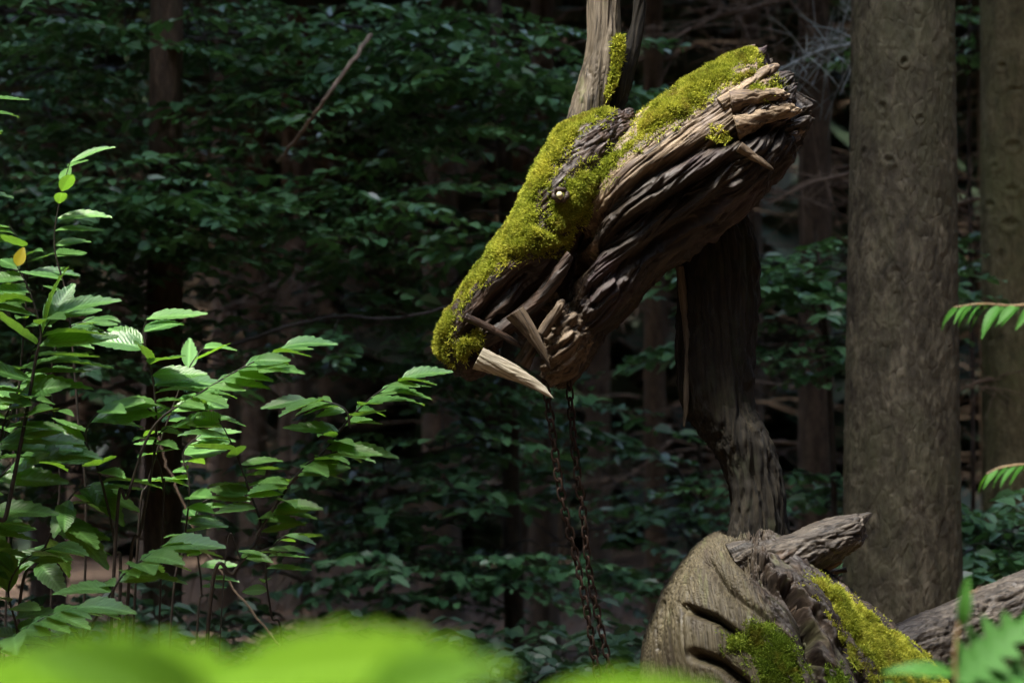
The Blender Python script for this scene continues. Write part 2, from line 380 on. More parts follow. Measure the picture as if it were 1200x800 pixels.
def leaf_cloud(base, along, normal, L, Wd, jitter=0.25):
    """many small folded leaves as quads; base (n,3)"""
    n = len(base)
    a = along / (np.linalg.norm(along, axis=1)[:, None] + 1e-9)
    s = np.cross(normal, a); s /= np.linalg.norm(s, axis=1)[:, None] + 1e-9
    u = np.cross(a, s)
    sc = (1 + jitter * rng.normal(size=n)).clip(0.45, 1.6)[:, None]
    l, w = L * sc, Wd * sc
    dr = (0.10 + 0.12 * rng.random((n, 1))) * l; up = 0.10 * w
    b = base; t = base + a * l - u * dr
    p = [b, base + a * l * .30 + s * w * .46 + u * up, base + a * l * .68 + s * w * .40 + u * (up - dr * .4), t,
         base + a * l * .68 - s * w * .40 + u * (up - dr * .4), base + a * l * .30 - s * w * .46 + u * up]
    V = np.stack(p, 1).reshape(-1, 3)
    i = np.arange(n)[:, None] * 6
    f = np.concatenate([i + np.array([0, 1, 2, 3]), i + np.array([0, 3, 4, 5])])
    return V, f

build_ground()

# ---------------------------------------------------------------- spruce trees
def trunk_grid(h, r0, r1, nz, nv, flare=0.35, bark=0.006, seed=0.0, fz=1.0):
    z = np.linspace(0, 1, nz) ** fz * h
    th = np.linspace(0, 2 * np.pi, nv, endpoint=False)
    r = r0 + (r1 - r0) * (z / h) + r0 * flare * np.exp(-z / 0.35)
    ZZ, TT = np.meshgrid(z, th, indexing='ij')
    cx, sx = np.cos(TT), np.sin(TT)
    d = 0.05 * r0 * pn(cx * 1.3 + seed, sx * 1.3, ZZ * 0.5) + bark * pn(cx * r0 * 38 + seed, sx * r0 * 38, ZZ * 14) \
        + 0.6 * bark * pn(cx * r0 * 90, sx * r0 * 90 + seed, ZZ * 38)
    R = r[:, None] + d
    bx = 0.05 * pn(z * 0.16, seed, 0.5)[:, None]; by = 0.05 * pn(z * 0.16, seed, 7.5)[:, None]
    return np.stack([R * cx + bx, R * sx + by, ZZ], -1)
def crown_mesh(h0, h1, rmax, seed):
    r = np.random.default_rng(seed); B = []
    T = []
    nb = 0
    z = h0
    while z < h1:
        k = (z - h0) / (h1 - h0)
        R = rmax * (1 - k) ** 0.8 * min(1, 0.55 + 2.5 * k) + 0.15
        nbr = 9
        for q in range(nbr):
            an = 2 * math.pi * (q + r.random()) / nbr; L = R * (0.75 + 0.4 * r.random())
            ns = max(5, int(L / 0.14))
            t = (np.arange(ns) + r.random(ns)) / ns
            d = np.array([math.cos(an), math.sin(an), 0]); sd_ = np.array([-d[1], d[0], 0])
            base = np.outer(t * L, d); base[:, 2] = z + 0.1 - 0.45 * (t ** 1.5) * L * 0.8 + 0.1 * r.normal(size=ns)
            side = np.sign(r.normal(size=ns))
            wl_ = (0.5 + 0.25 * r.random(ns)) * (1.15 - 0.6 * t)
            tip = base + (sd_[None] * side[:, None] * 0.8 + d[None] * 0.6) * wl_[:, None]; tip[:, 2] -= 0.25 * wl_
            wv = d[None] * 0.16
            low = (base + tip) / 2; low[:, 2] -= 0.16
            T.append(np.stack([base - wv, base + wv, tip, low], 1))
        z += 0.42 + 0.2 * r.random()
    V = np.concatenate(T).reshape(-1, 3); n = len(V) // 4
    i = np.arange(n)[:, None] * 4
    f = np.concatenate([i + np.array([0, 1, 2]), i + np.array([0, 2, 3])])
    return mesh_np('spruce_crown', V, [f], False, None, [M['needle']])
def dead_twigs_mesh(seed, r0, z0, z1, n, lmin=0.6, lmax=2.0):
    r = np.random.default_rng(seed); B = Batch()
    for k in range(n):
        z = z0 + (z1 - z0) * r.random(); an = r.random() * 2 * math.pi; L = lmin + (lmax - lmin) * r.random()
        t = np.linspace(0, 1, 6); d = np.array([math.cos(an), math.sin(an), 0])
        p = d[None] * (r0 * 0.8 + t * L)[:, None]; p[:, 2] = z + L * (0.12 * t - (0.2 + 0.3 * r.random()) * t ** 2)
        p[1:] += r.normal(size=(5, 3)) * 0.03 * L
        B.tube(p, 0.011 * (1 - 0.8 * t) + 0.0015, 4)
        for q in range(r.integers(3, 8)):
            i = r.integers(1, 5); a2 = an + (0.5 + 0.6 * r.random()) * (1 if r.random() < .5 else -1); l2 = L * (0.2 + 0.25 * r.random())
            tt = np.linspace(0, 1, 4); d2 = np.array([math.cos(a2), math.sin(a2), -0.35 * r.random()])
            p2 = p[i] + d2[None] * (tt * l2)[:, None]; p2[:, 2] -= 0.12 * l2 * tt ** 2
            B.tube(p2, 0.0055 * (1 - 0.7 * tt) + 0.001, 3)
    return B.mesh('dead_twigs', True, [M['twig_dead']])
def spruce_proto(k):
    tm = mesh_np('spruce_trunk', trunk_grid(23, 0.19, 0.02, 150, 22, seed=k * 5.1, fz=1.25), [grid_faces(150, 22)], True, None, [M['bark_spruce']])
    cm = crown_mesh(8.0, 24.0, 2.5, 40 + k)
    dm = dead_twigs_mesh(60 + k, 0.19, 1.0, 8.5, 46)
    return tm, cm, dm
PROTO = [spruce_proto(k) for k in range(3)]
tree_spots = []
def spruce(x, y, label, group, width=1.0, rot=0.0, lean=(0, 0), k=0, mat=None, twigs=True, tall=1.0):
    s = width
    t = thing('spruce_tree', label, 'tree', (x, y, float(ground_h(x, y)) - 0.08), group)
    t.rotation_euler = (lean[1], lean[0], rot)
    tm, cm, dm = PROTO[k % 3]
    for nm, me, scl in (('trunk', tm, (s, s, tall)), ('crown', cm, (1, 1, tall)), ('dead_twigs', dm, (1, 1, tall))):
        if nm == 'dead_twigs' and not twigs: continue
        o = bpy.data.objects.new(nm, me); COL.objects.link(o); o.parent = t; o.scale = scl
        if nm != 'trunk': o['kind'] = 'stuff'
    tree_spots.append((x, y))
    return t

def clear_of_sun(x, y):
    """a tree that would stand in the beam that falls on the carved head is left out"""
    for q in ((0.15, 6, 2.0), (0.55, 6, 2.4), (0.95, 6, 2.6), (0.0, 6, 1.7), (1.05, 5.9, 0.9), (0.3, 0.7, 1.4), (-0.1, 0.65, 1.4)):
        for z in np.linspace(8, 24, 17):
            tt = (z - q[2]) / SUN.z; k = (z - 8) / 16
            R = 2.9 * (1 - k) ** 0.8 * min(1, 0.55 + 2.5 * k) + 0.5
            if math.hypot(q[0] + SUN.x * tt - x, q[1] + SUN.y * tt - y) < R: return False
    return True
# trunks one can point at in the photograph: (px, width px, depth, lean to the right per metre, k, label)
def at_px(px, y): return float(P(px, 400, y)[0])
named = [
 (190, 44, 10.7, 0.0, 0, 'reddish brown spruce trunk rising behind the beech leaves and chestnut shoots'),
 (768, 26, 19.0, 0.0, 1, 'slim olive brown spruce trunk between the hanging chain and the carved neck'),
 (957, 42, 15.0, 0.0, 2, 'dim spruce trunk just behind the stout grey trunk, past the carved skull'),
 (636, 34, 21.0, 0.004, 1, 'dark spruce trunk behind the carved horn and snout'),
 (352, 26, 31.0, -0.004, 2, 'faint spruce trunk standing behind the leaning pale stick'),
 (60, 40, 17.0, 0.0, 1, 'shadowed spruce trunk behind the shoot that ends in a yellow leaf'),
 (880, 28, 23.0, 0.0, 0, 'far spruce trunk seen just past the carved wooden neck'),
]
for px, w, y, ln, k, lab in named:
    wm = w * y / F
    spruce(at_px(px, y), y, lab, None, wm / 0.36, random.random() * 6, (ln, 0), k, twigs=y > 12)
rr_ = random.Random(11)
cand = []
for gy in np.arange(-22, 62, 4.3):
    for gx in np.arange(-30, 31, 4.3):
        cand.append((gx + rr_.uniform(-1.5, 1.5), gy + rr_.uniform(-1.5, 1.5)))
nf = 0
for x, y in ((-3.1, 4.4), (-5.6, 17.5), (-6.3, 20.8), (-5.6, 4.6), (-8.2, 5.4), (-6.4, 8.4), (-9.6, 8.6), (-7.0, 12.0)):  # unseen tall spruces, added to keep the sun off trunk and background
    spruce(x, y, 'unseen tall spruce added beside the small clearing to block the sun', 'tall spruces added to shade the clearing', 1.25, rr_.random() * 6, (0, 0), nf, tall=1.5); nf += 1
for x, y in cand:
    inview = abs(x) < 0.24 * y + 0.6 and y > 0
    if inview and y < 22: continue
    if y > 22 and abs(x) > 0.27 * y + 5: continue
    if y <= 22 and math.hypot(x, y - 5) > 19: continue
    if -10.5 < x < 3.6 and -1.0 < y < 13.5: continue
    if math.hypot(x, y) < 2.6: continue
    if min((math.hypot(x - a, y - b) for a, b in tree_spots), default=9) < 2.0: continue
    if not clear_of_sun(x, y): continue
    if y > 22:
        spruce(x, y, 'slender far spruce trunk standing deep in the dark wood', 'far spruces in the dark wood', rr_.uniform(0.7, 1.25), rr_.random() * 6, (0, 0), nf)
    else:  # trees out of view, put in to block light from sides and rear
        spruce(x, y, 'unseen spruce tree added to shade the small clearing from beside or behind it', 'unseen spruces added around the clearing', rr_.uniform(0.8, 1.3), rr_.random() * 6, (0, 0), nf, twigs=y > 5)
    nf += 1
# a thicket of young spruce closes the wood at the back and the sides
def thicket():
    T = []
    r = np.random.default_rng(5)
    n = 130000
    ang = r.random(n) * 2 * np.pi
    R = np.where(np.cos(ang) > 0.3, 46, 25) + 20 * r.random(n)
    z = 19 * r.random(n) ** 1.7
    c = np.stack([R * np.sin(ang), R * np.cos(ang), z], -1)
    a = r.normal(size=(n, 3)) * (1, 1, 0.45); a /= np.linalg.norm(a, axis=1)[:, None]
    b = np.cross(a, r.normal(size=(n, 3))); b /= np.linalg.norm(b, axis=1)[:, None]
    k = (0.9 + 1.0 * r.random((n, 1)))
    V = np.stack([c - a * .7 * k, c + b * .42 * k, c + a * .8 * k, c - b * .42 * k], 1).reshape(-1, 3)
    f = np.arange(4 * n).reshape(n, 4)
    o = obj('spruce_thicket', mesh_np('spruce_thicket', V, [f], False), None, M['needle'], 'stuff')
    o['label'] = 'dark mass of young spruce closing the wood far behind'; o['category'] = 'thicket'
thicket()

# the two near trunks on the right
def near_trunk(name, label, px0, px1, ytop_px, Yd, mat, bark, seed, scars=None, nz0=520, nv=190, ch=8.0, cr=2.6):
    xb = at_px((px0[0] + px0[1]) / 2, Yd); r_low = (px0[1] - px0[0]) / 2 * Yd / F
    r_up = (px1[1] - px1[0]) / 2 * Yd / F; xt = at_px((px1[0] + px1[1]) / 2, Yd)
    zl, zu = float(P(600, 650, Yd)[2]), float(P(600, 0, Yd)[2])
    g0 = float(ground_h(xb, Yd)) - 0.1
    slope = (r_up - r_low) / (zu - zl)
    t = thing(name, label, 'tree', (xb, Yd, g0))
    nz = nz0 + 60
    z = np.concatenate([np.linspace(g0, 4.2, nz0), np.linspace(4.25, 21, 60)])
    th = np.linspace(0, 2 * np.pi, nv, endpoint=False)
    r = np.where(z < 4.2, r_low + slope * (z - zl), (r_low + slope * (4.2 - zl)) * (1 - (z - 4.2) / 18)) + r_low * 0.3 * np.exp(-(z - g0) / 0.3)
    r = np.maximum(r, 0.02)
    Z, T = np.meshgrid(z, th, indexing='ij'); cx, sx = np.cos(T), np.sin(T)
    q = r_low
    w1 = 0.5 * pn(cx * q * 9 + seed, sx * q * 9, Z * 5)
    flake = pn(cx * q * 42 + 1.5 * w1 + seed, sx * q * 42 + 1.5 * w1, Z * 22 + 1.5 * w1)
    flake2 = pn(cx * q * 85 + seed, sx * q * 85, Z * 60)
    d = 0.035 * q * pn(cx * 1.4 + seed, sx * 1.4, Z * 0.7) + 1.1 * bark * np.floor(flake * 3.5 + 0.6 * flake2) / 3.5 + 0.5 * bark * flake2 + 0.2 * bark * pn(cx * q * 150, sx * q * 150, Z * 120)
    lean = (xt - xb) / (zu - zl)
    cxp = xb + lean * (Z - zl)
    for (sx_, sz_, wx, wz, amp) in (scars or []):
        px, pz = proj(np.stack([cxp + r[:, None] * cx, Yd + r[:, None] * sx, Z], -1))
        front = sx < 0.2
        e = ((px - sx_) / wx) ** 2 + ((pz - sz_) / wz) ** 2
        d = d + front * amp * (1.3 * np.exp(-((np.sqrt(e) - 1.2) / 0.35) ** 2) - 1.6 * np.exp(-e * 1.5))
    R = r[:, None] + d
    G = np.stack([cxp + R * cx, Yd + R * sx, Z], -1)
    me = mesh_np('trunk', G, [grid_faces(nz, nv)], True)
    obj('trunk', me, t, mat)
    o = obj('crown', crown_mesh(ch, 25.0, cr, int(seed * 10)), None, None, 'stuff')
    o.parent = t
    return t
scB = [(1035, 125, 5, 6, .006), (1060, 72, 5, 5, .006), (1042, 188, 6, 5, .005), (1078, 138, 4, 4, .004), (1012, 178, 4, 5, .003), (1050, 318, 7, 5, .003)]
near_trunk('stout_tree', 'stout grey brown flaky trunk standing right behind the carved dragon', (986, 1124), (1001, 1122), 0, 8.6, M['bark_big'], 0.0032, 3.0, scB, ch=9.5, cr=2.0)
scS = [(1174, 78, 6, 5, .008), (1166, 195, 5, 4, .007), (1187, 170, 9, 6, .008), (1186, 222, 8, 6, .006), (1160, 240, 6, 5, .006), (1184, 262, 9, 7, .008), (1172, 300, 5, 10, .005), (1190, 105, 12, 4, .006)]
near_trunk('scarred_tree', 'olive brown trunk with dark branch scars past the stout grey trunk', (1150, 1226), (1153, 1222), 0, 11.2, M['bark_olive'], 0.003, 8.0, scS, 360, 130, 10.0, 1.8)

# ---------------------------------------------------------------- the carved dragon
BASE = (float(P(900, 800, 6.05)[0]), 6.1, 0.0)
DR = thing('dragon_sculpture', 'mossy driftwood dragon with tusks, bowed head and twisted neck on a broad stump', 'sculpture', (BASE[0], BASE[1], float(ground_h(BASE[0], BASE[1]))))
HD = np.array([-0.77, 0, -0.64]); HD /= np.linalg.norm(HD)
HC = np.array([0.64, 0, -0.77]); HC /= np.linalg.norm(HC)
def grain_coords(G, gd, gc, w=0.011):
    a = G @ gd; c = G @ gc; d = G @ np.cross(gd, gc)
    w1 = w * pn(a * 3.2, c * 5, d * 5 + 4); w2 = 0.4 * w * pn(a * 9, c * 13, d * 13)
    w3 = w * pn(a * 3.2 + 9, c * 5, d * 5)
    return a, c + w1 + w2, d + w3
def ridged(n): return 1 - 2 * np.abs(n)
def wood_disp(a, c, d, rough, chipamp=0.0018):
    """furrows along the grain; rough 0 = smooth weathered face, 1 = deeply eroded"""
    sh = lambda n, k: 1 - 2 * np.abs(n) ** k
    coarse = sh(pn(a * 1.7, c * 21, d * 21), 0.8); med = sh(pn(a * 3.6 + 5, c * 46, d * 46), 0.75); fine = sh(pn(a * 6, c * 120, d * 120), 0.8)
    hair = pn(a * 10, c * 260, d * 260)
    chip = pn(a * 30, c * 60, d * 60)
    step = np.floor(pn(a * 3.0 + 2, c * 12, d * 12) * 4 + 0.35 * pn(a * 6, c * 30, d * 30)) / 4
    crack = -np.clip(0.13 - np.abs(pn(a * 1.5 + 7, c * 24, d * 24 + 2)), 0, 1) / 0.13
    thin = -np.clip(0.10 - np.abs(pn(a * 2.2 + 3, c * 58, d * 58 + 6)), 0, 1) / 0.10
    chk = ss(-0.15, 0.25, pn(a * 2, c * 6, d * 6))
    return rough * (0.0085 * coarse + 0.0080 * med + 0.0042 * fine + 0.0016 * hair + chipamp * chip + 0.009 * step + 0.013 * crack + 0.004 * thin) + \
        (1 - rough) * (0.0008 * coarse + 0.0014 * med + 0.0016 * fine + 0.0010 * hair + 0.004 * crack * chk + 0.0035 * thin)
def solid(name, G, mat, parent, grain, caps=True, kind=None, zone=None):
    nu, nv = G.shape[:2]
    zn = np.zeros((nu, nv)) if zone is None else zone
    zn = np.stack([zn, zn, zn], -1).reshape(-1, 3)
    V = G.reshape(-1, 3); gr = np.stack(grain, -1).reshape(-1, 3); fs = [grid_faces(nu, nv)]
    if caps:
        c0, c1 = G[0].mean(0), G[-1].mean(0); g0, g1 = np.stack(grain, -1)[0].mean(0), np.stack(grain, -1)[-1].mean(0)
        V = np.concatenate([V, [c0, c1]]); gr = np.concatenate([gr, [g0, g1]]); zn = np.concatenate([zn, zn[:1], zn[-1:]])
        j = np.arange(nv); j2 = (j + 1) % nv; n = nu * nv
        fs.append(np.stack([j, j2, np.full(nv, n)], -1)); fs.append(np.stack([(nu - 1) * nv + j2, (nu - 1) * nv + j, np.full(nv, n + 1)], -1))
    return obj(name, mesh_np(name, V, fs, True, {'grain': gr, 'zone': zn}), parent, mat, kind)
def carve(G, n, th, pts, width, depth):
    px, py = proj(G); e = line_dist(px, py, pts)
    return G - n * (depth * np.exp(-(e / width) ** 2) * (np.sin(th)[None] > 0.05))[..., None]

# skull: the thick eroded log
SK = [((884, 62), (938, 132)), ((872, 64), (942, 170)), ((850, 72), (908, 214)), ((800, 98), (864, 254)), ((748, 130), (808, 288)),
      ((704, 166), (768, 318)), ((676, 212), (736, 356)), ((674, 266), (710, 390)), ((672, 318), (688, 418)), ((660, 380), (664, 444)), ((650, 418), (652, 448))]
SKD = [0.05, 0.12, 0.155, 0.17, 0.175, 0.175, 0.165, 0.15, 0.125, 0.09, 0.04]
def skull_grid(nu, nv, detail=1.0):
    G, th = loft(SK, 6.0, SKD, nu, nv, 0.92, 0.8)
    n = grid_normals(G)
    G = G + n * (0.022 * pn(G[..., 0] * 5, G[..., 1] * 5, G[..., 2] * 5) * ss(0, 0.12, np.linspace(0, 1, nu))[:, None])[..., None]
    a, c, d = grain_coords(G, HD, HC)
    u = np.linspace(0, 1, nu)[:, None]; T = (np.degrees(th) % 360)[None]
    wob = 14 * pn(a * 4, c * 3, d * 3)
    rough = ss(70, 88, T + wob) * (1 - 0.5 * ss(300, 340, T)) * np.ones_like(a)  # eroded zone also carries a darker colour standing in for underside shade
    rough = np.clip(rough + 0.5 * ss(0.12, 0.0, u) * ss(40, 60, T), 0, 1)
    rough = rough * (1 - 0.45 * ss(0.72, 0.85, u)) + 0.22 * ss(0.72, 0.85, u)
    disp = wood_disp(a, c, d, rough)
    G2 = G + n * (disp * detail)[..., None]
    # torn rear end
    tear = ss(0.14, 0.0, u) * (0.05 * pn(c * 16, d * 16, 2.2) + 0.03 * pn(c * 45, d * 45, 5.2)) * detail
    G2 = G2 - HD * tear[..., None]
    for pts, w, dp in (([(690, 262), (760, 205), (830, 170), (905, 150)], 7, 0.030), ([(668, 318), (730, 268), (800, 228), (860, 190)], 8, 0.035),
                       ([(690, 345), (750, 300), (810, 262), (850, 225)], 7, 0.025), ([(905, 150), (930, 150)], 16, 0.03), ([(655, 300), (690, 268)], 10, 0.03)):
        if detail > 0.5: G2 = carve(G2, n, th, pts, w, dp)
    return G2, (a, c, d), th, rough
G, gr, th, rz = skull_grid(350, 430)
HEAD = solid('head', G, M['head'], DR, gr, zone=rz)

# snout: the upper jaw, running on from the brow to the tip of the nose
SN = [((742, 128), (748, 170)), ((700, 134), (722, 205)), ((655, 158), (695, 250)), ((628, 205), (672, 292)), ((602, 258), (648, 322)), ((568, 312), (616, 352)),
      ((538, 352), (588, 392)), ((516, 388), (574, 428)), ((514, 416), (556, 440)), ((530, 434), (546, 441))]
SND = [0.02, 0.07, 0.105, 0.12, 0.12, 0.11, 0.10, 0.09, 0.06, 0.02]
def snout_grid(nu, nv, detail=1.0):
    G, th = loft(SN, 5.93, SND, nu, nv, 0.9, 0.8)
    n = grid_normals(G)
    a, c, d = grain_coords(G, HD, HC)
    rough = 0.18 + 0.3 * ss(120, 170, np.degrees(th) % 360)[None] * np.ones_like(a)
    G2 = G + n * ((wood_disp(a, c, d, rough) + 0.010 * pn(G[..., 0] * 9, G[..., 1] * 9, G[..., 2] * 9)) * detail)[..., None]
    if detail > 0.5:
        for pts, w, dp in (([(545, 396), (580, 352), (620, 322)], 9, 0.035), ([(556, 425), (572, 400), (590, 378)], 8, 0.04)):
            G2 = carve(G2, n, th, pts, w, dp)
    return G2, (a, c, d), th, rough
G, gr, th, rz = snout_grid(260, 240)
solid('snout', G, M['snout'], HEAD, gr)

def limb_part(name, pairs, Y, depth, mat, parent, nu, nv, gd, rough=0.3, amp=1.0, power=0.95, tear=0.0, chipamp=0.0018):
    gd = np.array(gd, float); gd /= np.linalg.norm(gd); gc = np.array([-gd[2], 0, gd[0]])
    if np.linalg.norm(gc) < 0.1: gc = np.array([1.0, 0, 0])
    G, th = loft(pairs, Y, depth, nu, nv, power); n = grid_normals(G)
    a, c, d = grain_coords(G, gd, gc)
    disp = wood_disp(a, c, d, rough, chipamp) * amp
    G = G + n * disp[..., None]
    if tear:
        u = np.linspace(0, 1, nu)[:, None]
        k = ss(0.2, 0.0, 1 - u) * tear * (pn(c * 30, d * 30, 1.7) + 0.6 * pn(c * 70, d * 70, 3.7))
        G = G + gd * k[..., None]
    return solid(name, G, mat, parent, (a, c, d))
def dirpx(p, q): return np.array([q[0] - p[0], 0, -(q[1] - p[1])], float)

# rounded lip along the cavity, cheek behind it, brow ridge between the two bands of moss, ledges of the torn rear end
def rod(name, p, q, w0, w1, Y0, Y1, mat, parent, nu=60, nv=40, rough=0.25, amp=0.6, bend=0.0, tip=0.15, tear=0.0):
    """tapered piece from p to q in photo points, w half widths in pixels"""
    p, q = np.array(p, float), np.array(q, float); d = q - p; L = np.hypot(*d); d /= L; nrm = np.array([d[1], -d[0]])
    ts = np.linspace(0, 1, 7); prs = []; dep = []
    for t in ts:
        c = p + d * L * t + nrm * bend * math.sin(math.pi * t)
        w = w0 + (w1 - w0) * t
        if t > 0.99 and tip: w = max(w * tip, 0.5)
        prs.append((tuple(c + nrm * w), tuple(c - nrm * w))); dep.append(w / F * 6 * 0.9)
    return limb_part(name, prs, Y0 + (Y1 - Y0) * ts, dep, mat, parent, nu, nv, dirpx(p, q), rough, amp, 1.0 if name in ('tusk', 'fang', 'tooth', 'ivy_stem') else 1.25, tear)
rod('lip', (556, 404), (668, 298), 10, 8, 5.865, 5.82, M['snout'], HEAD, 120, 60, 0.15, 0.6, -14, 0.6)
rod('cheek', (600, 385), (690, 300), 16, 42, 6.11, 6.10, M['snout'], HEAD, 80, 60, 0.4, 0.8)
rod('ledge', (846, 124), (912, 76), 9, 5, 5.86, 5.90, M['head'], HEAD, 80, 50, 0.5, 0.5, 2, 0.3, 0.01)
rod('ledge', (856, 120), (926, 112), 12, 6, 5.85, 5.88, M['head'], HEAD, 80, 50, 0.6, 0.5, 4, 0.3, 0.01)
rod('ledge', (862, 150), (938, 128), 14, 8, 5.855, 5.90, M['head'], HEAD, 80, 50, 0.8, 0.5, 5, 0.3, 0.015)
rod('splinter', (866, 172), (906, 199), 5.5, 1.5, 5.83, 5.85, M['jaw'], HEAD, 50, 30, 0.4, 0.4)
rod('splinter', (900, 178), (944, 150), 9, 4, 5.90, 5.97, M['head'], HEAD, 50, 30, 0.7, 0.5)
rod('splinter', (848, 92), (886, 50), 8, 3, 5.95, 5.98, M['head'], HEAD, 60, 30, 0.4, 0.4, 2, 0.3, 0.012)
# pale knotted jaw end, and the broken pieces around the mouth
JW = [((646, 340), (668, 362)), ((640, 352), (690, 392)), ((642, 372), (684, 414)), ((640, 398), (668, 436)), ((636, 420), (652, 446)), ((636, 440), (644, 448))]
limb_part('jaw', JW, 5.90, [0.03, 0.06, 0.07, 0.06, 0.04, 0.02], M['jaw'], HEAD, 130, 120, (-0.77, 0, -0.64), 0.85, 1.0, 1.1, chipamp=0.006)
rod('splinter', (634, 392), (660, 352), 6, 4, 5.82, 5.82, M['jaw'], HEAD, 40, 24, 0.6, 0.6)
rod('splinter', (612, 428), (630, 396), 8, 5, 5.90, 5.90, M['jaw'], HEAD, 40, 24, 0.8, 0.7)
# tusks
rod('tusk', (560, 420), (649, 467), 13.5, 3, 5.80, 5.76, M['tusk'], HEAD, 110, 60, 0.12, 0.6, 5, 0.1)
rod('fang', (603, 366), (645, 431), 11.5, 1.5, 5.80, 5.80, M['jaw'], HEAD, 90, 50, 0.15, 0.6, 3, 0.2)
rod('tooth', (545, 371), (611, 406), 4.5, 3, 5.825, 5.84, M['snout'], HEAD, 70, 24, 0.2, 0.4, 2, 0.3)
# eye: a cut peg, pale end facing out of a dark hole
def eye():
    c = P(655, 227, 5.775); B = Batch()
    prof = [(0.0, 0.0), (0.005, 0.0), (0.007, -0.002), (0.0078, -0.005), (0.0078, -0.05)]
    t = np.linspace(0, 2 * np.pi, 20, endpoint=False); ax = np.array([-0.25, -0.9, 0.35]); ax /= np.linalg.norm(ax)
    u = np.cross(ax, [0, 0, 1]); u /= np.linalg.norm(u); v = np.cross(ax, u)
    G = np.stack([c + ax * z + (u * np.cos(t)[:, None] + v * np.sin(t)[:, None]) * max(r, 1e-4) for r, z in prof])
    obj('eye', mesh_np('eye', G, [grid_faces(len(prof), 20)], True, {'grain': G.reshape(-1, 3)}), HEAD, plain_mat('eye_peg', (0.26, 0.235, 0.15), (0.42, 0.39, 0.27), 160, 0.5, 0.0005))
eye()
def socket():
    t = np.linspace(0, 2 * np.pi, 28, endpoint=False); c = P(656.5, 228.5, 5.79); B = Batch()
    ring = c + np.stack([0.0165 * np.cos(t), 0.004 * np.sin(t * 3), 0.014 * np.sin(t)], -1)
    ring = np.concatenate([ring, ring[:1]]); B.tube(ring, 0.006 + 0.0015 * np.sin(np.arange(29) * 1.7), 8)
    V = np.concatenate(B.V); obj('eye_socket', mesh_np('eye_socket', V, [np.concatenate(B.F[4])], True, {'grain': V, 'zone': 0 * V + 1}), HEAD, M['snout'])
socket()
# horn with its prong
HN = [((664, 142), (716, 144)), ((670, 122), (714, 128)), ((677, 98), (722, 100)), ((686, 62), (729, 70)), ((689, 20), (727, 26)), ((689, -30), (727, -30)), ((694, -110), (728, -110)), ((700, -200), (722, -200)), ((708, -270), (714, -270))]
HORN = limb_part('horn', HN, 6.0, [0.055, 0.055, 0.05, 0.048, 0.045, 0.042, 0.035, 0.025, 0.006], M['horn'], HEAD, 240, 110, (0.1, 0, 1), 0.22, 0.8)
HP = [((700, 140), (722, 142)), ((706, 112), (736, 114)), ((716, 82), (742, 88)), ((728, 60), (748, 66)), ((740, 30), (754, 34)), ((742, -10), (756, -8)), ((738, -60), (750, -60)), ((736, -110), (740, -110))]
limb_part('prong', HP, 6.01, [0.03, 0.03, 0.028, 0.022, 0.016, 0.015, 0.012, 0.004], M['neck'], HEAD, 160, 60, (0.2, 0, 1), 0.5, 0.6)

# neck
NK = [((812, 226), (868, 222)), ((802, 262), (874, 256)), ((798, 300), (887, 296)), ((794, 360), (887, 356)), ((793, 425), (882, 425)), ((803, 480), (881, 476)), ((836, 524), (899, 512)), ((852, 562), (914, 556)), ((856, 600), (919, 600)), ((848, 650), (926, 648))]
limb_part('neck', NK, [6.10, 6.12, 6.13, 6.13, 6.13, 6.12, 6.10, 6.10, 6.10, 6.10], [0.08, 0.10, 0.11, 0.11, 0.11, 0.10, 0.085, 0.08, 0.085, 0.09], M['neck'], DR, 300, 190, (0.1, 0, -1), 0.55, 0.85, chipamp=0.009)
rod('ivy_stem', (797, 312), (802, 500), 2.5, 1.6, 6.06, 6.05, M['horn'], DR, 80, 14, 0.5, 0.7, 5)

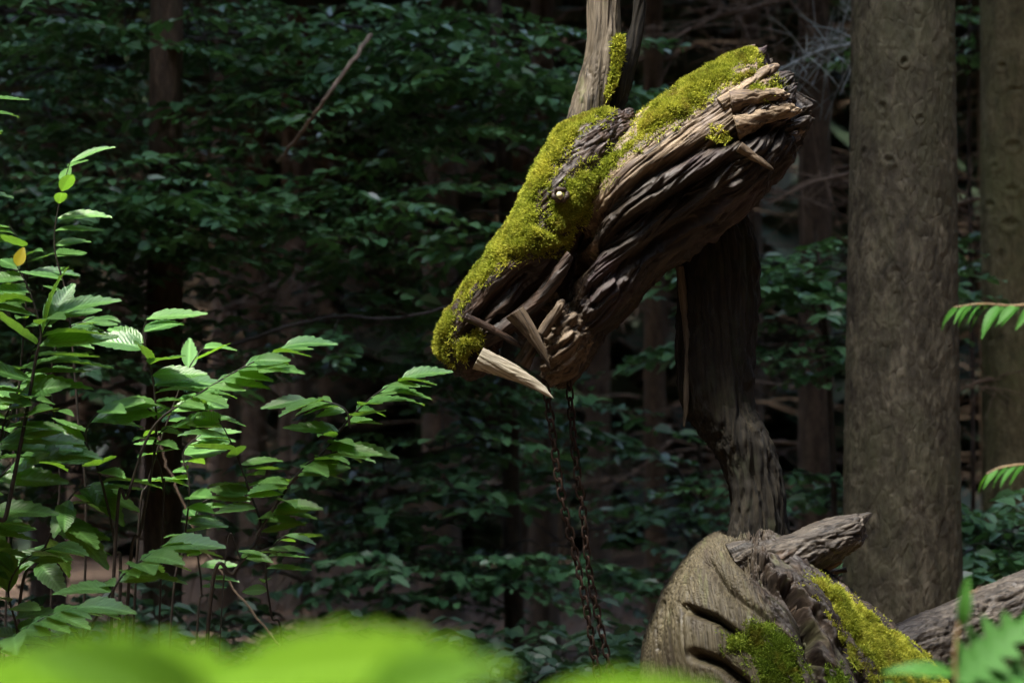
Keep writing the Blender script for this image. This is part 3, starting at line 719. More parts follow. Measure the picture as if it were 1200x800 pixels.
# body: the broad stump
BD = [((850, 628), (895, 622)), ((838, 622), (915, 628)), ((806, 648), (950, 662)), ((780, 688), (988, 692)), ((764, 740), (1040, 736)), ((755, 800), (1105, 800)), ((742, 900), (1170, 895)), ((725, 1050), (1230, 1050)), ((700, 1260), (1290, 1260)), ((690, 1330), (1310, 1330))]
BDD = [0.06, 0.11, 0.22, 0.28, 0.34, 0.40, 0.45, 0.50, 0.56, 0.58]
BG = np.array([0.55, -0.42, -0.72]); BG /= np.linalg.norm(BG); BC = np.array([0.79, 0, 0.61]); BC -= BG * (BC @ BG); BC /= np.linalg.norm(BC)
def body_grid(nu, nv, detail=1.0):
    u0 = np.linspace(0, 1, nu); ub = np.where(u0 < 0.86, u0 / 0.86 * 0.62, 0.62 + (u0 - 0.86) / 0.14 * 0.38)
    G, th = loft(BD, 6.1, BDD, nu, nv, 0.95, 0.8, ub); n = grid_normals(G)
    G = G + n * (0.02 * pn(G[..., 0] * 5, G[..., 1] * 5, G[..., 2] * 5))[..., None]
    px, py = proj(G)
    a, c, d = grain_coords(G, BG, BC, 0.014)
    m = ss(905, 800, px); c = c + m * 0.55 * (G[..., 0] - c) + 0.02 * m * np.sin(G[..., 2] * 9)
    # left shoulder is smooth pale wood, the middle is eroded, the right carries moss
    edge = 868 + (py - 640) * 0.35 + 22 * pn(G[..., 0] * 7, G[..., 2] * 7, 2.0)
    rough = 0.06 + 0.94 * ss(-14, 14, px - edge)
    G2 = G + n * ((wood_disp(a, c, d, rough)) * detail)[..., None]
    if detail > 0.5:
        for pts, w, dp in (([(806, 713), (836, 724), (864, 744), (884, 760)], 4.5, 0.05), ([(812, 766), (840, 775), (868, 796), (880, 812)], 5.5, 0.055),
                           ([(862, 640), (885, 664), (930, 700), (950, 740)], 11, 0.045), ([(925, 690), (945, 725), (952, 765), (965, 800)], 7, 0.06),
                           ([(830, 660), (850, 690), (905, 730)], 5, 0.02), ([(776, 706), (771, 760)], 3, 0.012), ([(960, 715), (1000, 770), (1015, 800)], 6, 0.03)):
            G2 = carve(G2, n, th, pts, w, dp)
    return G2, (a, c, d), th, rough
G, gr, th, rz = body_grid(350, 430)
# refine the sampling where the picture shows it: rows were even in the spline parameter
BODY = solid('body', G, M['body'], DR, gr, True, zone=rz)
limb_part('stub', [((850, 640), (880, 690)), ((880, 634), (905, 690)), ((920, 628), (938, 676)), ((960, 612), (975, 660)), ((998, 603), (1004, 640)), ((1013, 604), (1012, 626))], [6.0, 6.0, 6.02, 6.05, 6.06, 6.06],
          [0.05, 0.075, 0.08, 0.075, 0.06, 0.03], M['limb'], BODY, 200, 140, (0.93, 0, 0.36), 0.45, 0.8, 0.9, 0.03)
for p, q, w0, yy in (((930, 672), (992, 641), 9, 6.08), ((925, 678), (990, 655), 8, 6.10), ((920, 684), (988, 668), 8, 6.12), ((940, 684), (978, 680), 7, 6.10)):
    rod('splinter', p, q, w0, 3, yy, yy + 0.02, M['head'], BODY, 50, 26, 0.7, 0.5, 0, 0.2, 0.02)
# the grey log that runs on behind the stump
limb_part('back_log', [((985, 776), (1010, 850)), ((1050, 733), (1075, 815)), ((1120, 704), (1140, 785)), ((1200, 668), (1218, 748)), ((1300, 622), (1318, 700)), ((1420, 570), (1432, 640)), ((1440, 575), (1446, 620))],
          [6.35, 6.42, 6.5, 6.6, 6.72, 6.85, 6.88], [0.08, 0.10, 0.10, 0.10, 0.095, 0.085, 0.03], M['limb'], DR, 340, 140, (0.9, 0.12, 0.42), 0.42, 0.9, 0.9, 0.02)

# ---------------------------------------------------------------- moss on the dragon
def moss_on(gridf, nu, nv, polys, thick, dens, parent, seed, minfront=-0.15, mat='moss', blade=0.0115, edge=13.0, off0=-0.006):
    r = np.random.default_rng(seed)
    G, gr, th, rz = gridf(nu, nv, 0.45); n = grid_normals(G)
    px, py = proj(G)
    sd_ = np.max([in_poly(px, py, pl) for pl in polys], axis=0)
    sd_ = sd_ + 6 * pn(G[..., 0] * 17, G[..., 1] * 17, G[..., 2] * 17) + 5 * pn(G[..., 0] * 38, G[..., 1] * 38 + 4, G[..., 2] * 38) + 4 * pn(G[..., 0] * 60, G[..., 1] * 60, G[..., 2] * 60)
    view = np.array([0, -1.0, 0])
    facing = (n @ view > minfront)
    lump = 0.5 + 0.5 * pn(G[..., 0] * 16, G[..., 1] * 16, G[..., 2] * 16) + 0.35 * pn(G[..., 0] * 42, G[..., 1] * 42, G[..., 2] * 42)
    k = ss(-4, edge, sd_)
    S = G + n * ((off0 + thick * k * (0.35 + 0.95 * np.clip(lump, 0, 1.4))))[..., None]
    ok = (sd_ > -4) & facing
    vid = np.arange(nu * nv).reshape(nu, nv)
    f = grid_faces(nu, nv); okf = ok.ravel()[f].all(axis=1); f = f[okf]
    if not len(f): return
    used, inv = np.unique(f.ravel(), return_inverse=True)
    V0 = S.reshape(-1, 3)[used]; F0 = inv.reshape(-1, 4)
    # tufts, thinning out past the edge of the cushion
    S = np.where((sd_ < -3)[..., None], G + n * 0.003, S)
    f = grid_faces(nu, nv); f = f[((sd_ > -9) & facing).ravel()[f].all(axis=1)]
    A, Bv, Cv, Dv = (S.reshape(-1, 3)[f[:, i]] for i in range(4))
    fn = np.cross(Cv - A, Dv - Bv); area = 0.5 * np.linalg.norm(fn, axis=1)
    nm = n.reshape(-1, 3)[f[:, 0]]
    kf = k.ravel()[f].mean(axis=1)
    sdf = sd_.ravel()[f].mean(axis=1); nz_ = pn(A[:, 0] * 70, A[:, 1] * 70, A[:, 2] * 70)
    wgt = area * np.where(sdf > -3, np.clip(kf + 0.2, 0, 1), 0.3 * (nz_ > 0.12) * ss(-9, -3, sdf)); tot = int(dens * wgt.sum()) + 1
    pick = r.choice(len(f), tot, p=wgt / wgt.sum())
    s, t = r.random((tot, 1)), r.random((tot, 1))
    base = (A[pick] * (1 - s) + Bv[pick] * s) * (1 - t) + (Dv[pick] * (1 - s) + Cv[pick] * s) * t
    nn = nm[pick]
    dirv = nn + 0.75 * r.normal(size=(tot, 3)) + np.array([0, 0, 0.15]); dirv /= np.linalg.norm(dirv, axis=1)[:, None]
    L = blade * (0.55 + 0.9 * r.random((tot, 1)))
    sd2 = np.cross(dirv, r.normal(size=(tot, 3))); sd2 /= np.linalg.norm(sd2, axis=1)[:, None]
    wd = 0.00115 * (0.7 + 0.8 * r.random((tot, 1)))
    base = base - nn * 0.002
    V1 = np.stack([base, base + dirv * L * .5 + sd2 * wd, base + dirv * L - nn * L * 0.12, base + dirv * L * .5 - sd2 * wd], 1).reshape(-1, 3)
    i = np.arange(tot)[:, None] * 4 + len(V0)
    me = mesh_np('moss', np.concatenate([V0, V1]), [F0, i + np.array([[0, 1, 2, 3]])], True)
    return obj('moss', me, parent, M[mat], 'stuff')
MA = [(503, 424), (506, 385), (533, 340), (578, 276), (610, 216), (618, 180), (638, 152), (666, 130), (714, 120), (716, 138), (684, 151), (662, 176), (643, 206), (631, 236), (630, 258), (664, 282), (652, 297), (626, 298), (598, 304), (578, 320), (547, 344), (530, 374), (522, 406), (516, 430)]
MA2 = [(536, 404), (556, 394), (558, 404), (540, 418)]
MB = [(896, 52), (892, 64), (858, 95), (824, 124), (768, 158), (722, 192), (692, 240), (680, 260), (655, 275), (640, 262), (648, 236), (668, 209), (706, 186), (742, 158), (760, 130), (800, 92), (850, 62), (880, 46)]
MC = [(872, 108), (886, 100), (914, 98), (906, 108), (880, 114)]
MD = [(836, 160), (842, 154), (850, 160), (842, 164)]
ME = [(858, 88), (890, 78), (902, 82), (880, 92), (862, 98)]
DEN = 640000
moss_on(snout_grid, 220, 220, [MA, MA2, MB], 0.018, DEN, HEAD, 1)
moss_on(skull_grid, 300, 320, [MB, MC, MD, ME, [(634, 262), (664, 282), (655, 300), (640, 300)]], 0.017, DEN, HEAD, 2)
MS1 = [(948, 676), (975, 684), (1005, 706), (1045, 738), (1078, 765), (1110, 800), (1140, 840), (1060, 840), (1030, 800), (1005, 775), (985, 735), (962, 700)]
MS2 = [(878, 726), (905, 730), (930, 752), (942, 785), (950, 820), (900, 820), (886, 790), (868, 760)]
MS3 = [(975, 785), (985, 778), (998, 800), (990, 820), (975, 815)]
MS4 = [(848, 744), (868, 748), (875, 762), (856, 760)]
moss_on(body_grid, 330, 420, [MS1], 0.022, DEN * 0.8, BODY, 3)
moss_on(body_grid, 330, 420, [MS2, MS3, MS4], 0.014, DEN * 0.8, BODY, 5, mat='moss_green')
def tuft_patch(name, poly, Y, n, parent, seed):
    """small cushion of moss sitting in the fork of the horn"""
    r = np.random.default_rng(seed); poly = np.array(poly, float); B = Batch()
    pts = []
    while len(pts) < n:
        q = poly.min(0) + r.random(2) * (poly.max(0) - poly.min(0))
        if in_poly(q[:1], q[1:], poly)[0] > 0: pts.append(q)
    pts = np.array(pts)
    base = P(pts[:, 0], pts[:, 1], Y + 0.03 * r.random(n)); d = r.normal(size=(n, 3)) * 0.6 + np.array([-0.1, -0.7, 0.5]); d /= np.linalg.norm(d, axis=1)[:, None]
    s = np.cross(d, r.normal(size=(n, 3))); s /= np.linalg.norm(s, axis=1)[:, None]; L = 0.009 * (0.6 + r.random((n, 1))); w = 0.0016
    V = np.stack([base - s * w, base + s * w, base + d * L * .6 + s * w, base + d * L, base + d * L * .6 - s * w], 1).reshape(-1, 3)
    i = np.arange(n)[:, None] * 5
    obj(name, mesh_np(name, V, [i + np.array([[0, 1, 2, 3]]), i + np.array([[0, 3, 4]])]), parent, M['moss'], 'stuff')
tuft_patch('moss', [(716, 52), (722, 42), (731, 42), (733, 58), (724, 100), (712, 118), (708, 112), (716, 84)], 5.945, 2200, HEAD, 4)

# ---------------------------------------------------------------- chains
def link_mesh():
    L, Wd, r = 0.0155, 0.0088, 0.0030
    nseg = 14; t = np.linspace(0, 2 * np.pi, nseg, endpoint=False)
    x = np.cos(t) * Wd; z = np.sin(t) * Wd + np.sign(np.sin(t)) * (L - Wd) * (np.abs(np.sin(t)) > 0.01)
    path = np.stack([x, 0 * x, z], -1); tan = np.roll(path, -1, 0) - np.roll(path, 1, 0); tan /= np.linalg.norm(tan, axis=1)[:, None]
    nrm = np.stack([-tan[:, 2], 0 * x, tan[:, 0]], -1)
    th = np.linspace(0, 2 * np.pi, 6, endpoint=False)
    V = path[:, None] + r * (nrm[:, None] * np.cos(th)[None, :, None] + np.array([0, 1.0, 0])[None, None] * np.sin(th)[None, :, None])
    f = []
    for i in range(nseg):
        for j in range(6):
            f.append([i * 6 + j, i * 6 + (j + 1) % 6, ((i + 1) % nseg) * 6 + (j + 1) % 6, ((i + 1) % nseg) * 6 + j])
    return mesh_np('link', V, [np.array(f)], True, None, [M['rust']])
LINK = link_mesh()
def chain(label, pts, Y, seed):
    r = random.Random(seed)
    W3 = crom([list(P(x, y, Y)) for x, y in pts], 800)
    s = np.concatenate([[0], np.cumsum(np.linalg.norm(np.diff(W3, axis=0), axis=1))])
    n = int(s[-1] / 0.0245)
    t = thing('chain', label, 'chain', VV(W3[0]), 'rusty chains hanging from the jaw')
    for k in range(n):
        d = k * 0.0245; p = np.array([np.interp(d, s, W3[:, i]) for i in range(3)]); q = np.array([np.interp(d + 0.02, s, W3[:, i]) for i in range(3)])
        ax = VV(q - p).normalized()
        m = Matrix.Translation(VV(p)) @ (-ax).to_track_quat('Z', 'Y').to_matrix().to_4x4() @ Matrix.Rotation((0.4 if k % 2 else 1.97) + r.uniform(-.35, .35), 4, 'Z') @ Matrix.Rotation(r.uniform(-.12, .12), 4, 'Y')
        o = obj('link', LINK, t); o.matrix_basis = m
chain('rusty chain hanging from the jaw tip just below the thin fang', [(640, 440), (642, 470), (648, 510), (653, 550), (661, 595), (672, 640), (683, 690), (692, 740), (702, 800), (720, 900), (740, 1000)], 5.92, 1)
chain('rusty chain hanging from the back of the jaw, farther from the tusk', [(666, 415), (667, 450), (671, 500), (676, 550), (683, 600), (688, 650), (694, 690), (704, 735), (716, 790), (732, 880), (750, 990)], 5.95, 2)

# ---------------------------------------------------------------- understorey beeches (branches carry flat sprays of small leaves)
def beech(label, trunk_pts, Yt, rad, bands, seed, mats=None, leafL=0.068, leafW=0.042, nm='beech_tree'):
    """trunk_pts photo points from the ground up; bands: dict(path=[px points], Y=(near, far), spread=px, twigs=n)"""
    r = np.random.default_rng(seed)
    tw = crom([list(P(x, y, Yt)) for x, y in trunk_pts], 60)
    g = float(ground_h(tw[0, 0], Yt)); tw[0, 2] = g - 0.05
    t = thing(nm, label, 'tree' if 'tree' in nm else 'sapling', (float(tw[0, 0]), float(Yt), g))
    B = Batch(); B.tube(tw, np.linspace(rad, rad * 0.45, 60) * (1 + 0.12 * pn(np.arange(60) * .3, seed, 0)), 14)
    obj('trunk', B.mesh('trunk'), t, M['beech_bark'] if mats is None else mats)
    BR = Batch(); LB = []; LA = []; LN = []
    for bd in bands:
        Y0, Y1 = bd['Y']; main = np.array(bd['path'], float)
        nb = len(main)
        Ys = np.linspace(Yt, (Y0 + Y1) / 2, nb) if bd.get('from_trunk', True) else np.full(nb, (Y0 + Y1) / 2)
        br = crom([list(P(main[i, 0], main[i, 1], Ys[i])) for i in range(nb)], 40)
        br[:, 2] += 0.03 * pn(np.arange(40) * .35, seed, 4.0)
        BR.tube(br, np.linspace(bd.get('r', 0.012), 0.004, 40), 6)
        for k in range(bd['twigs']):
            f = (0.12 if bd.get('from_trunk', True) else 0.0) + 0.88 * r.random()
            at = br[int(f * 39)]
            px, py = proj(at)
            ey = Y0 + (Y1 - Y0) * r.random()
            tgt = P(px + r.normal() * 55, py + r.normal() * bd['spread'] * 0.5, ey)
            L2 = np.linalg.norm(tgt - at)
            tt = np.linspace(0, 1, 7)[:, None]
            link = at + (tgt - at) * tt; link[:, 2] += (0.06 * L2 * np.sin(np.pi * tt))[:, 0]
            BR.tube(link, np.linspace(0.0045, 0.0022, 7), 4)
            for q in range(2):
                an = r.random() * 2 * np.pi if r.random() < .5 else (r.normal() * 0.5 + (0 if r.random() < .5 else np.pi))
                ln = 0.30 + 0.38 * r.random(); d = np.array([math.cos(an), math.sin(an), 0.05 - 0.25 * r.random()])
                ns = int(ln / 0.026); s = np.linspace(0.02, 1, ns)
                tp = tgt + d * (s * ln)[:, None]; tp[:, 2] -= 0.10 * ln * s ** 2
                BR.tube(tp[::3] if ns > 6 else tp, 0.0016, 3)
                side = np.cross(d, [0, 0, 1]); side /= np.linalg.norm(side)
                sg = np.where(np.arange(ns) % 2 == 0, 1, -1)[:, None]
                al = d * 0.55 + side * sg * 0.85 + 0.18 * r.normal(size=(ns, 3)); al[:, 2] -= 0.12
                keep = r.random(ns) < 0.93
                LB.append(tp[keep]); LA.append(al[keep]); LN.append((np.array([0, -0.10, 1.0]) + 0.30 * r.normal(size=(ns, 3)))[keep])
    obj('branch', BR.mesh('branch'), t, M['twig_dark'], 'stuff')
    V, f = leaf_cloud(np.concatenate(LB), np.concatenate(LA), np.concatenate(LN), leafL, leafW, 0.36)
    obj('foliage', mesh_np('foliage', V, [f], False), t, M['beech'], 'stuff')
    return t
def bd(path, Y, spread, twigs, r=0.012, **k): return dict(path=path, Y=Y, spread=spread, twigs=twigs, r=r, **k)
beech('dark slender beech with leafy sprays, its thin trunk behind the dragon snout', [(606, 940), (602, 700), (597, 500), (594, 250), (579, 0), (572, -160), (560, -500)], 11.4, 0.052, [
    bd([(588, 120), (500, 60), (400, 30), (280, 38), (200, 40)], (10.4, 12.2), 55, 46, 0.016),
    bd([(590, 180), (520, 150), (430, 110), (350, 120), (260, 95)], (10.2, 12.0), 60, 40, 0.014),
    bd([(594, 278), (520, 268), (420, 250), (330, 245), (230, 225), (150, 215)], (9.8, 11.6), 48, 62, 0.018),
    bd([(590, 150), (540, 110), (500, 60), (470, 20)], (10.2, 11.6), 60, 34, 0.010),
    bd([(590, 140), (640, 120), (690, 110), (760, 120)], (10.8, 12.0), 50, 34, 0.010),
    bd([(592, 330), (540, 330), (480, 360), (400, 375), (300, 385)], (10.4, 11.8), 30, 22, 0.012),
    bd([(596, 470), (540, 440), (480, 440), (430, 455)], (10.6, 12.2), 40, 16, 0.008),
    bd([(598, 520), (560, 515), (500, 535), (450, 560), (420, 590)], (10.4, 12.2), 70, 24, 0.008),
    bd([(600, 560), (540, 600), (480, 640), (430, 660)], (10.2, 11.8), 70, 26, 0.008),
    bd([(600, 640), (560, 670), (520, 690)], (10.4, 11.4), 50, 18, 0.007)], 21)
beech('slim beech sapling whose sprays fill the gap behind the rusty chains', [(830, 940), (828, 700), (822, 560), (815, 470)], 12.2, 0.02, [
    bd([(826, 600), (780, 540), (720, 520), (650, 500), (600, 500)], (11.6, 12.8), 60, 20, 0.007),
    bd([(824, 650), (790, 620), (740, 610), (690, 620), (640, 640)], (11.4, 12.8), 70, 20, 0.007),
    bd([(826, 690), (780, 680), (730, 690), (690, 680)], (11.6, 12.8), 50, 9, 0.006)], 22, nm='beech_sapling')
beech('beech standing left of the clearing, long dark limbs reaching over the shoots', [(-220, 940), (-200, 600), (-190, 250), (-180, -100), (-170, -400)], 10.8, 0.07, [
    bd([(-190, 40), (-60, 10), (60, 20), (160, 38), (260, 48)], (10.0, 11.6), 50, 44, 0.022),
    bd([(-190, 330), (-80, 250), (60, 235), (180, 255), (260, 265)], (9.6, 11.2), 60, 66, 0.02),
    bd([(-190, 300), (-60, 290), (40, 290), (140, 300)], (9.4, 10.8), 70, 50, 0.016),
    bd([(-190, 200), (-60, 160), (40, 150), (130, 160), (230, 165)], (10.6, 12.4), 45, 32, 0.012),
    bd([(-190, 130), (-60, 90), (60, 80), (150, 80)], (11.0, 12.6), 50, 26, 0.012),
    bd([(-190, 420), (-60, 400), (60, 420), (140, 430)], (9.6, 11.0), 60, 34, 0.012),
    bd([(-190, 520), (-60, 500), (60, 540), (110, 560)], (9.6, 11.0), 60, 24, 0.012)], 23)
beech('beech sapling with bright sprays beyond the neck, beside the stout trunk', [(978, 960), (980, 700), (972, 450), (962, 330), (955, 270)], 11.0, 0.018, [
    bd([(968, 400), (940, 330), (905, 305), (885, 300)], (10.4, 11.4), 36, 22, 0.007),
    bd([(972, 450), (950, 400), (910, 395), (880, 400)], (10.4, 11.4), 36, 16, 0.007),
    bd([(964, 350), (985, 330), (1000, 320)], (10.6, 11.4), 36, 12, 0.006),
    bd([(976, 600), (950, 580), (905, 570), (880, 565)], (10.6, 11.4), 24, 9, 0.005)], 24, nm='beech_sapling')
beech('low beech sapling between the stout trunk and the scarred trunk', [(1135, 930), (1138, 760), (1140, 660), (1145, 600)], 9.8, 0.014, [
    bd([(1139, 700), (1160, 640), (1190, 620), (1230, 620)], (9.2, 10.2), 44, 34, 0.006),
    bd([(1139, 690), (1150, 660), (1170, 650), (1200, 655)], (9.0, 10.0), 44, 26, 0.006)], 25, nm='beech_sapling')
beech('thin beech with a few leaves high between the two near trunks', [(1142, 940), (1140, 500), (1136, 200), (1136, 20), (1140, -60)], 12.4, 0.014, [
    bd([(1137, 80), (1145, 50), (1135, 30), (1128, 20)], (11.9, 12.6), 46, 14, 0.005),
    bd([(1138, 300), (1150, 280), (1146, 300)], (11.9, 12.6), 46, 5, 0.005)], 26, nm='beech_sapling')

beech('unseen beech added so its high boughs shade the shoots and carved stump', [(-1250, 1440), (-1240, 600), (-1220, -300), (-1200, -1200), (-1150, -1800)], 4.4, 0.06, [  # tree out of view, added to dapple the stump and shoots
    bd([(-1220, -700), (-800, -880), (-400, -960), (0, -980), (400, -980), (740, -960)], (4.0, 4.75), 190, 70, 0.02),
    bd([(-1220, -500), (-900, -700), (-600, -800), (-300, -800), (0, -820)], (4.1, 5.0), 190, 50, 0.018)], 27)

# dead sticks and grey lichen twigs
def stick(name, label, pts, Y, r0, r1, mat, group=None, side=0, seed=1):
    r = np.random.default_rng(seed)
    p = crom([list(P(x, y, d)) for (x, y), d in zip(pts, np.broadcast_to(Y, (len(pts),)))], 40)
    p += 0.0025 * r.normal(size=p.shape)
    B = Batch(); B.tube(p, np.linspace(r0, r1, 40), 8)
    for k in range(side):
        i = r.integers(5, 36); d = r.normal(size=3) * (1, 0.6, 0.7); d /= np.linalg.norm(d); L = 0.12 + 0.3 * r.random()
        t = np.linspace(0, 1, 6)[:, None]; q = p[i] + d * t * L; q[:, 2] -= 0.2 * L * t[:, 0] ** 2
        B.tube(q, np.linspace(r1 * 0.8, r1 * 0.3, 6), 5)
    return tag(obj(name, B.mesh(name), None, mat), label, 'stick', group)
stick('dead_branch', 'pale bare stick slanting down through the beech leaves', [(434, 42), (425, 55), (398, 92), (371, 130), (345, 165), (325, 190)], [9.6, 9.2, 9.1, 9.1, 9.3, 9.6], 0.010, 0.006, M['stick'])
stick('dead_branch', 'pale bare stick leaning low behind the chestnut shoots', [(182, 500), (196, 545), (215, 590), (238, 640), (275, 690), (330, 760)], 7.6, 0.0048, 0.003, M['twig_dead'])
stick('dead_branch', 'dark dead bough arching low behind the leafy shoots', [(60, 480), (200, 430), (300, 395), (380, 372), (470, 372), (560, 350)], 10.2, 0.012, 0.006, M['twig_dark'], None, 6, 3)
stick('dead_branch', 'brown tangled bough low in the shade behind the shoots', [(60, 600), (200, 640), (300, 660), (420, 700), (520, 690)], 11.5, 0.010, 0.005, M['twig_dead'], None, 16, 4)
def dead_tangle(label, c, Y, n, L, mat, seed, flat=0.5):
    r = np.random.default_rng(seed); B = Batch()
    main = crom([list(P(c[0] + dx, c[1] + dy, Y + dz)) for dx, dy, dz in ((90, -25, .4), (40, -10, .2), (0, 0, 0), (-50, 25, -.2))], 20)
    B.tube(main, np.linspace(0.014, 0.005, 20), 6)
    for k in range(n):
        at = main[r.integers(0, 20)]; d = r.normal(size=3) * (1, 0.8, flat); d[0] -= 0.3; d /= np.linalg.norm(d); l = L * (0.4 + r.random())
        t = np.linspace(0, 1, 6)[:, None]; q = at + d * t * l; q[:, 2] -= 0.25 * l * t[:, 0] ** 2
        B.tube(q, np.linspace(0.004, 0.0015, 6), 4)
        for m in range(4):
            d2 = d + 0.8 * r.normal(size=3); q2 = q[r.integers(1, 5)] + d2 * np.linspace(0, 0.25 * l, 4)[:, None]
            B.tube(q2, np.linspace(0.0022, 0.001, 4), 3)
    tag(obj('dead_bough', B.mesh('dead_bough'), None, mat), label, 'branch')
dead_tangle('grey lichen covered dead spruce bough beside the stout trunk', (955, 62), 10.5, 46, 0.28, M['lichen_twig'], 31)
dead_tangle('brown dead bough with fine twigs high behind the dragon skull', (840, 20), 12.5, 30, 0.6, M['twig_dead'], 32)
dead_tangle('brown dead bough with fine twigs behind the neck, by the stout trunk', (950, 215), 12.0, 26, 0.42, M['twig_dead'], 33)
dead_tangle('brown dead bough with fine twigs low behind the left shoots', (330, 640), 12.5, 40, 0.7, M['twig_dead'], 34)
dead_tangle('brown dead bough with fine twigs left of the dragon snout', (330, 330), 13.0, 40, 0.7, M['twig_dead'], 35)
dead_tangle('brown dead bough with fine twigs between the two near trunks', (1120, 240), 11.8, 30, 0.35, M['twig_dead'], 36)
dead_tangle('brown dead bough with fine twigs at the scarred trunk foot', (1140, 450), 11.0, 30, 0.35, M['twig_dead'], 37)

# ---------------------------------------------------------------- bramble bushes on the floor
def bramble(label, x0, x1, ytop, Y, n, seed):
    r = np.random.default_rng(seed); B = Batch(); LB, LA, LN = [], [], []
    xs0, xs1 = at_px(x0, Y), at_px(x1, Y); ztop = float(P(600, ytop, Y)[2])
    t = thing('bramble_bush', label, 'bush', ((xs0 + xs1) / 2, Y, float(ground_h((xs0 + xs1) / 2, Y))))
    for k in range(n):
        bx = xs0 + (xs1 - xs0) * r.random(); by = Y + r.normal() * 0.35; h = (ztop - 0.0) * (0.75 + 0.3 * r.random()); an = r.random() * 6.28; L = 0.35 + 0.4 * r.random()
        s = np.linspace(0, 1, 12); p = np.stack([bx + math.cos(an) * L * s ** 2, by + math.sin(an) * L * s ** 2, float(ground_h(bx, by)) - .02 + h * np.sin(s * 2.0) / 0.99], -1)
        B.tube(p, np.linspace(0.005, 0.002, 12), 4)
        for m in range(14):
            at = p[r.integers(4, 12)] + 0.08 * r.normal(size=3)
            for q in range(3):
                LB.append(at); a = r.random() * 6.28; LA.append([math.cos(a), math.sin(a), -0.15]); LN.append(np.array([0, -.1, 1]) + 0.35 * r.normal(size=3))
    obj('stems', B.mesh('stems'), t, M['twig_dark'], 'stuff')
    V, f = leaf_cloud(np.array(LB), np.array(LA), np.array(LN), 0.075, 0.05)
    obj('foliage', mesh_np('foliage', V, [f], False), t, M['bramble'], 'stuff')
bramble('bluish green bramble bush on the floor below the hanging chains', 520, 770, 740, 9.2, 60, 41)
bramble('low bramble bush on the floor between leafy shoots and chains', 330, 540, 752, 10.5, 34, 42)
bramble('bramble bush on the floor behind the lowest chestnut shoots', -60, 230, 715, 9.4, 40, 43)

# ---------------------------------------------------------------- chestnut shoots with large serrated leaves
def big_leaf(name, mat, curl=0.25, width=0.19, teeth=11, fold=0.12, lobes=False, seed=0):
    """leaf of unit length along +X, upper side +Z"""
    r = np.random.default_rng(seed)
    n = teeth * 2 + 1; xs = np.linspace(0, 1, n)
    w = width * (np.sin(np.pi * xs ** 0.82) ** 0.8) * (1 - 0.25 * xs)
    tooth = np.where(np.arange(n) % 2 == 1, 1.07, 0.95)
    if lobes: tooth = np.where(np.arange(n) % 2 == 1, 1.35, 0.45)
    w = w * tooth; w[0] = 0.006; w[-1] = 0.0
    V = []; lc = []
    for i, x in enumerate(xs):
        z = -curl * x * x + 0.02 * math.sin(5 * x + seed)
        sh = 0.035 if (i % 2 == 1 and not lobes) else (0.07 if lobes and i % 2 == 1 else 0)
        for k in (-1, -0.5, 0, 0.5, 1):
            V.append([x + sh * abs(k), w[i] * k, z + fold * abs(w[i] * k) * 1.3 - 0.5 * abs(k) ** 2 * w[i] * fold + 0.006 * math.sin(i * 2.1 + k * 3 + seed) * abs(k)])
            lc.append([x, k * w[i], 0])
    return mesh_np(name, np.array(V), [grid_faces(n, 5, False)], True, {'lc': np.array(lc)}, [mat])
LEAVES = [big_leaf('leaf', M['chestnut'], c, w, 8, f, seed=s) for s, (c, w, f) in enumerate([(0.16, 0.235, 0.30), (0.10, 0.21, 0.25), (0.24, 0.24, 0.40), (0.05, 0.26, 0.2), (0.18, 0.175, 0.3)])]
LEAVES_W = [big_leaf('leaf', M['chestnut'], c, w, 8, f, seed=s) for s, (c, w, f) in enumerate([(0.15, 0.27, 0.25), (0.25, 0.25, 0.35)])]
LEAF_Y = big_leaf('leaf', M['yellow'], 0.2, 0.33, 8, 0.3, seed=9)
M['fore_dark'] = leaf_mat('darker_green_leaf', (0.030, 0.080, 0.003), (0.042, 0.10, 0.004), (0.09, 0.19, 0.003), 0.6, 0.45, True, spec=0.1)  # darker copy of the foreground leaf, for tonal variety
LEAF_F = [big_leaf('leaf', M['fore'], 0.25, 0.24, 8, 0.35, seed=3), big_leaf('leaf', M['fore_dark'], 0.1, 0.27, 8, 0.25, seed=5)]
LEAF_M = [big_leaf('leaf', M['maple'], 0.3, 0.30, 6, 0.25, True, seed=3), big_leaf('leaf', M['maple'], 0.15, 0.33, 6, 0.15, True, seed=6)]
LEAF_R = [big_leaf('leaf', M['maple'], 0.35, 0.15, 8, 0.25, seed=13), big_leaf('leaf', M['maple'], 0.5, 0.16, 8, 0.25, seed=16)]
def put_leaf(root, me, base, along, up, size, roll=0.0, name='leaf'):
    x = VV(along).normalized(); z = VV(up); y = z.cross(x)
    if y.length < 1e-4: y = Vector((0, 1, 0)).cross(x)
    y.normalize(); z = x.cross(y)
    m = Matrix((x, y, z)).transposed().to_4x4() @ Matrix.Rotation(roll, 4, 'X')
    m = Matrix.Translation(VV(base)) @ m @ Matrix.Diagonal((size, size, size, 1))
    o = obj(name, me, root); o.matrix_basis = m
    return o
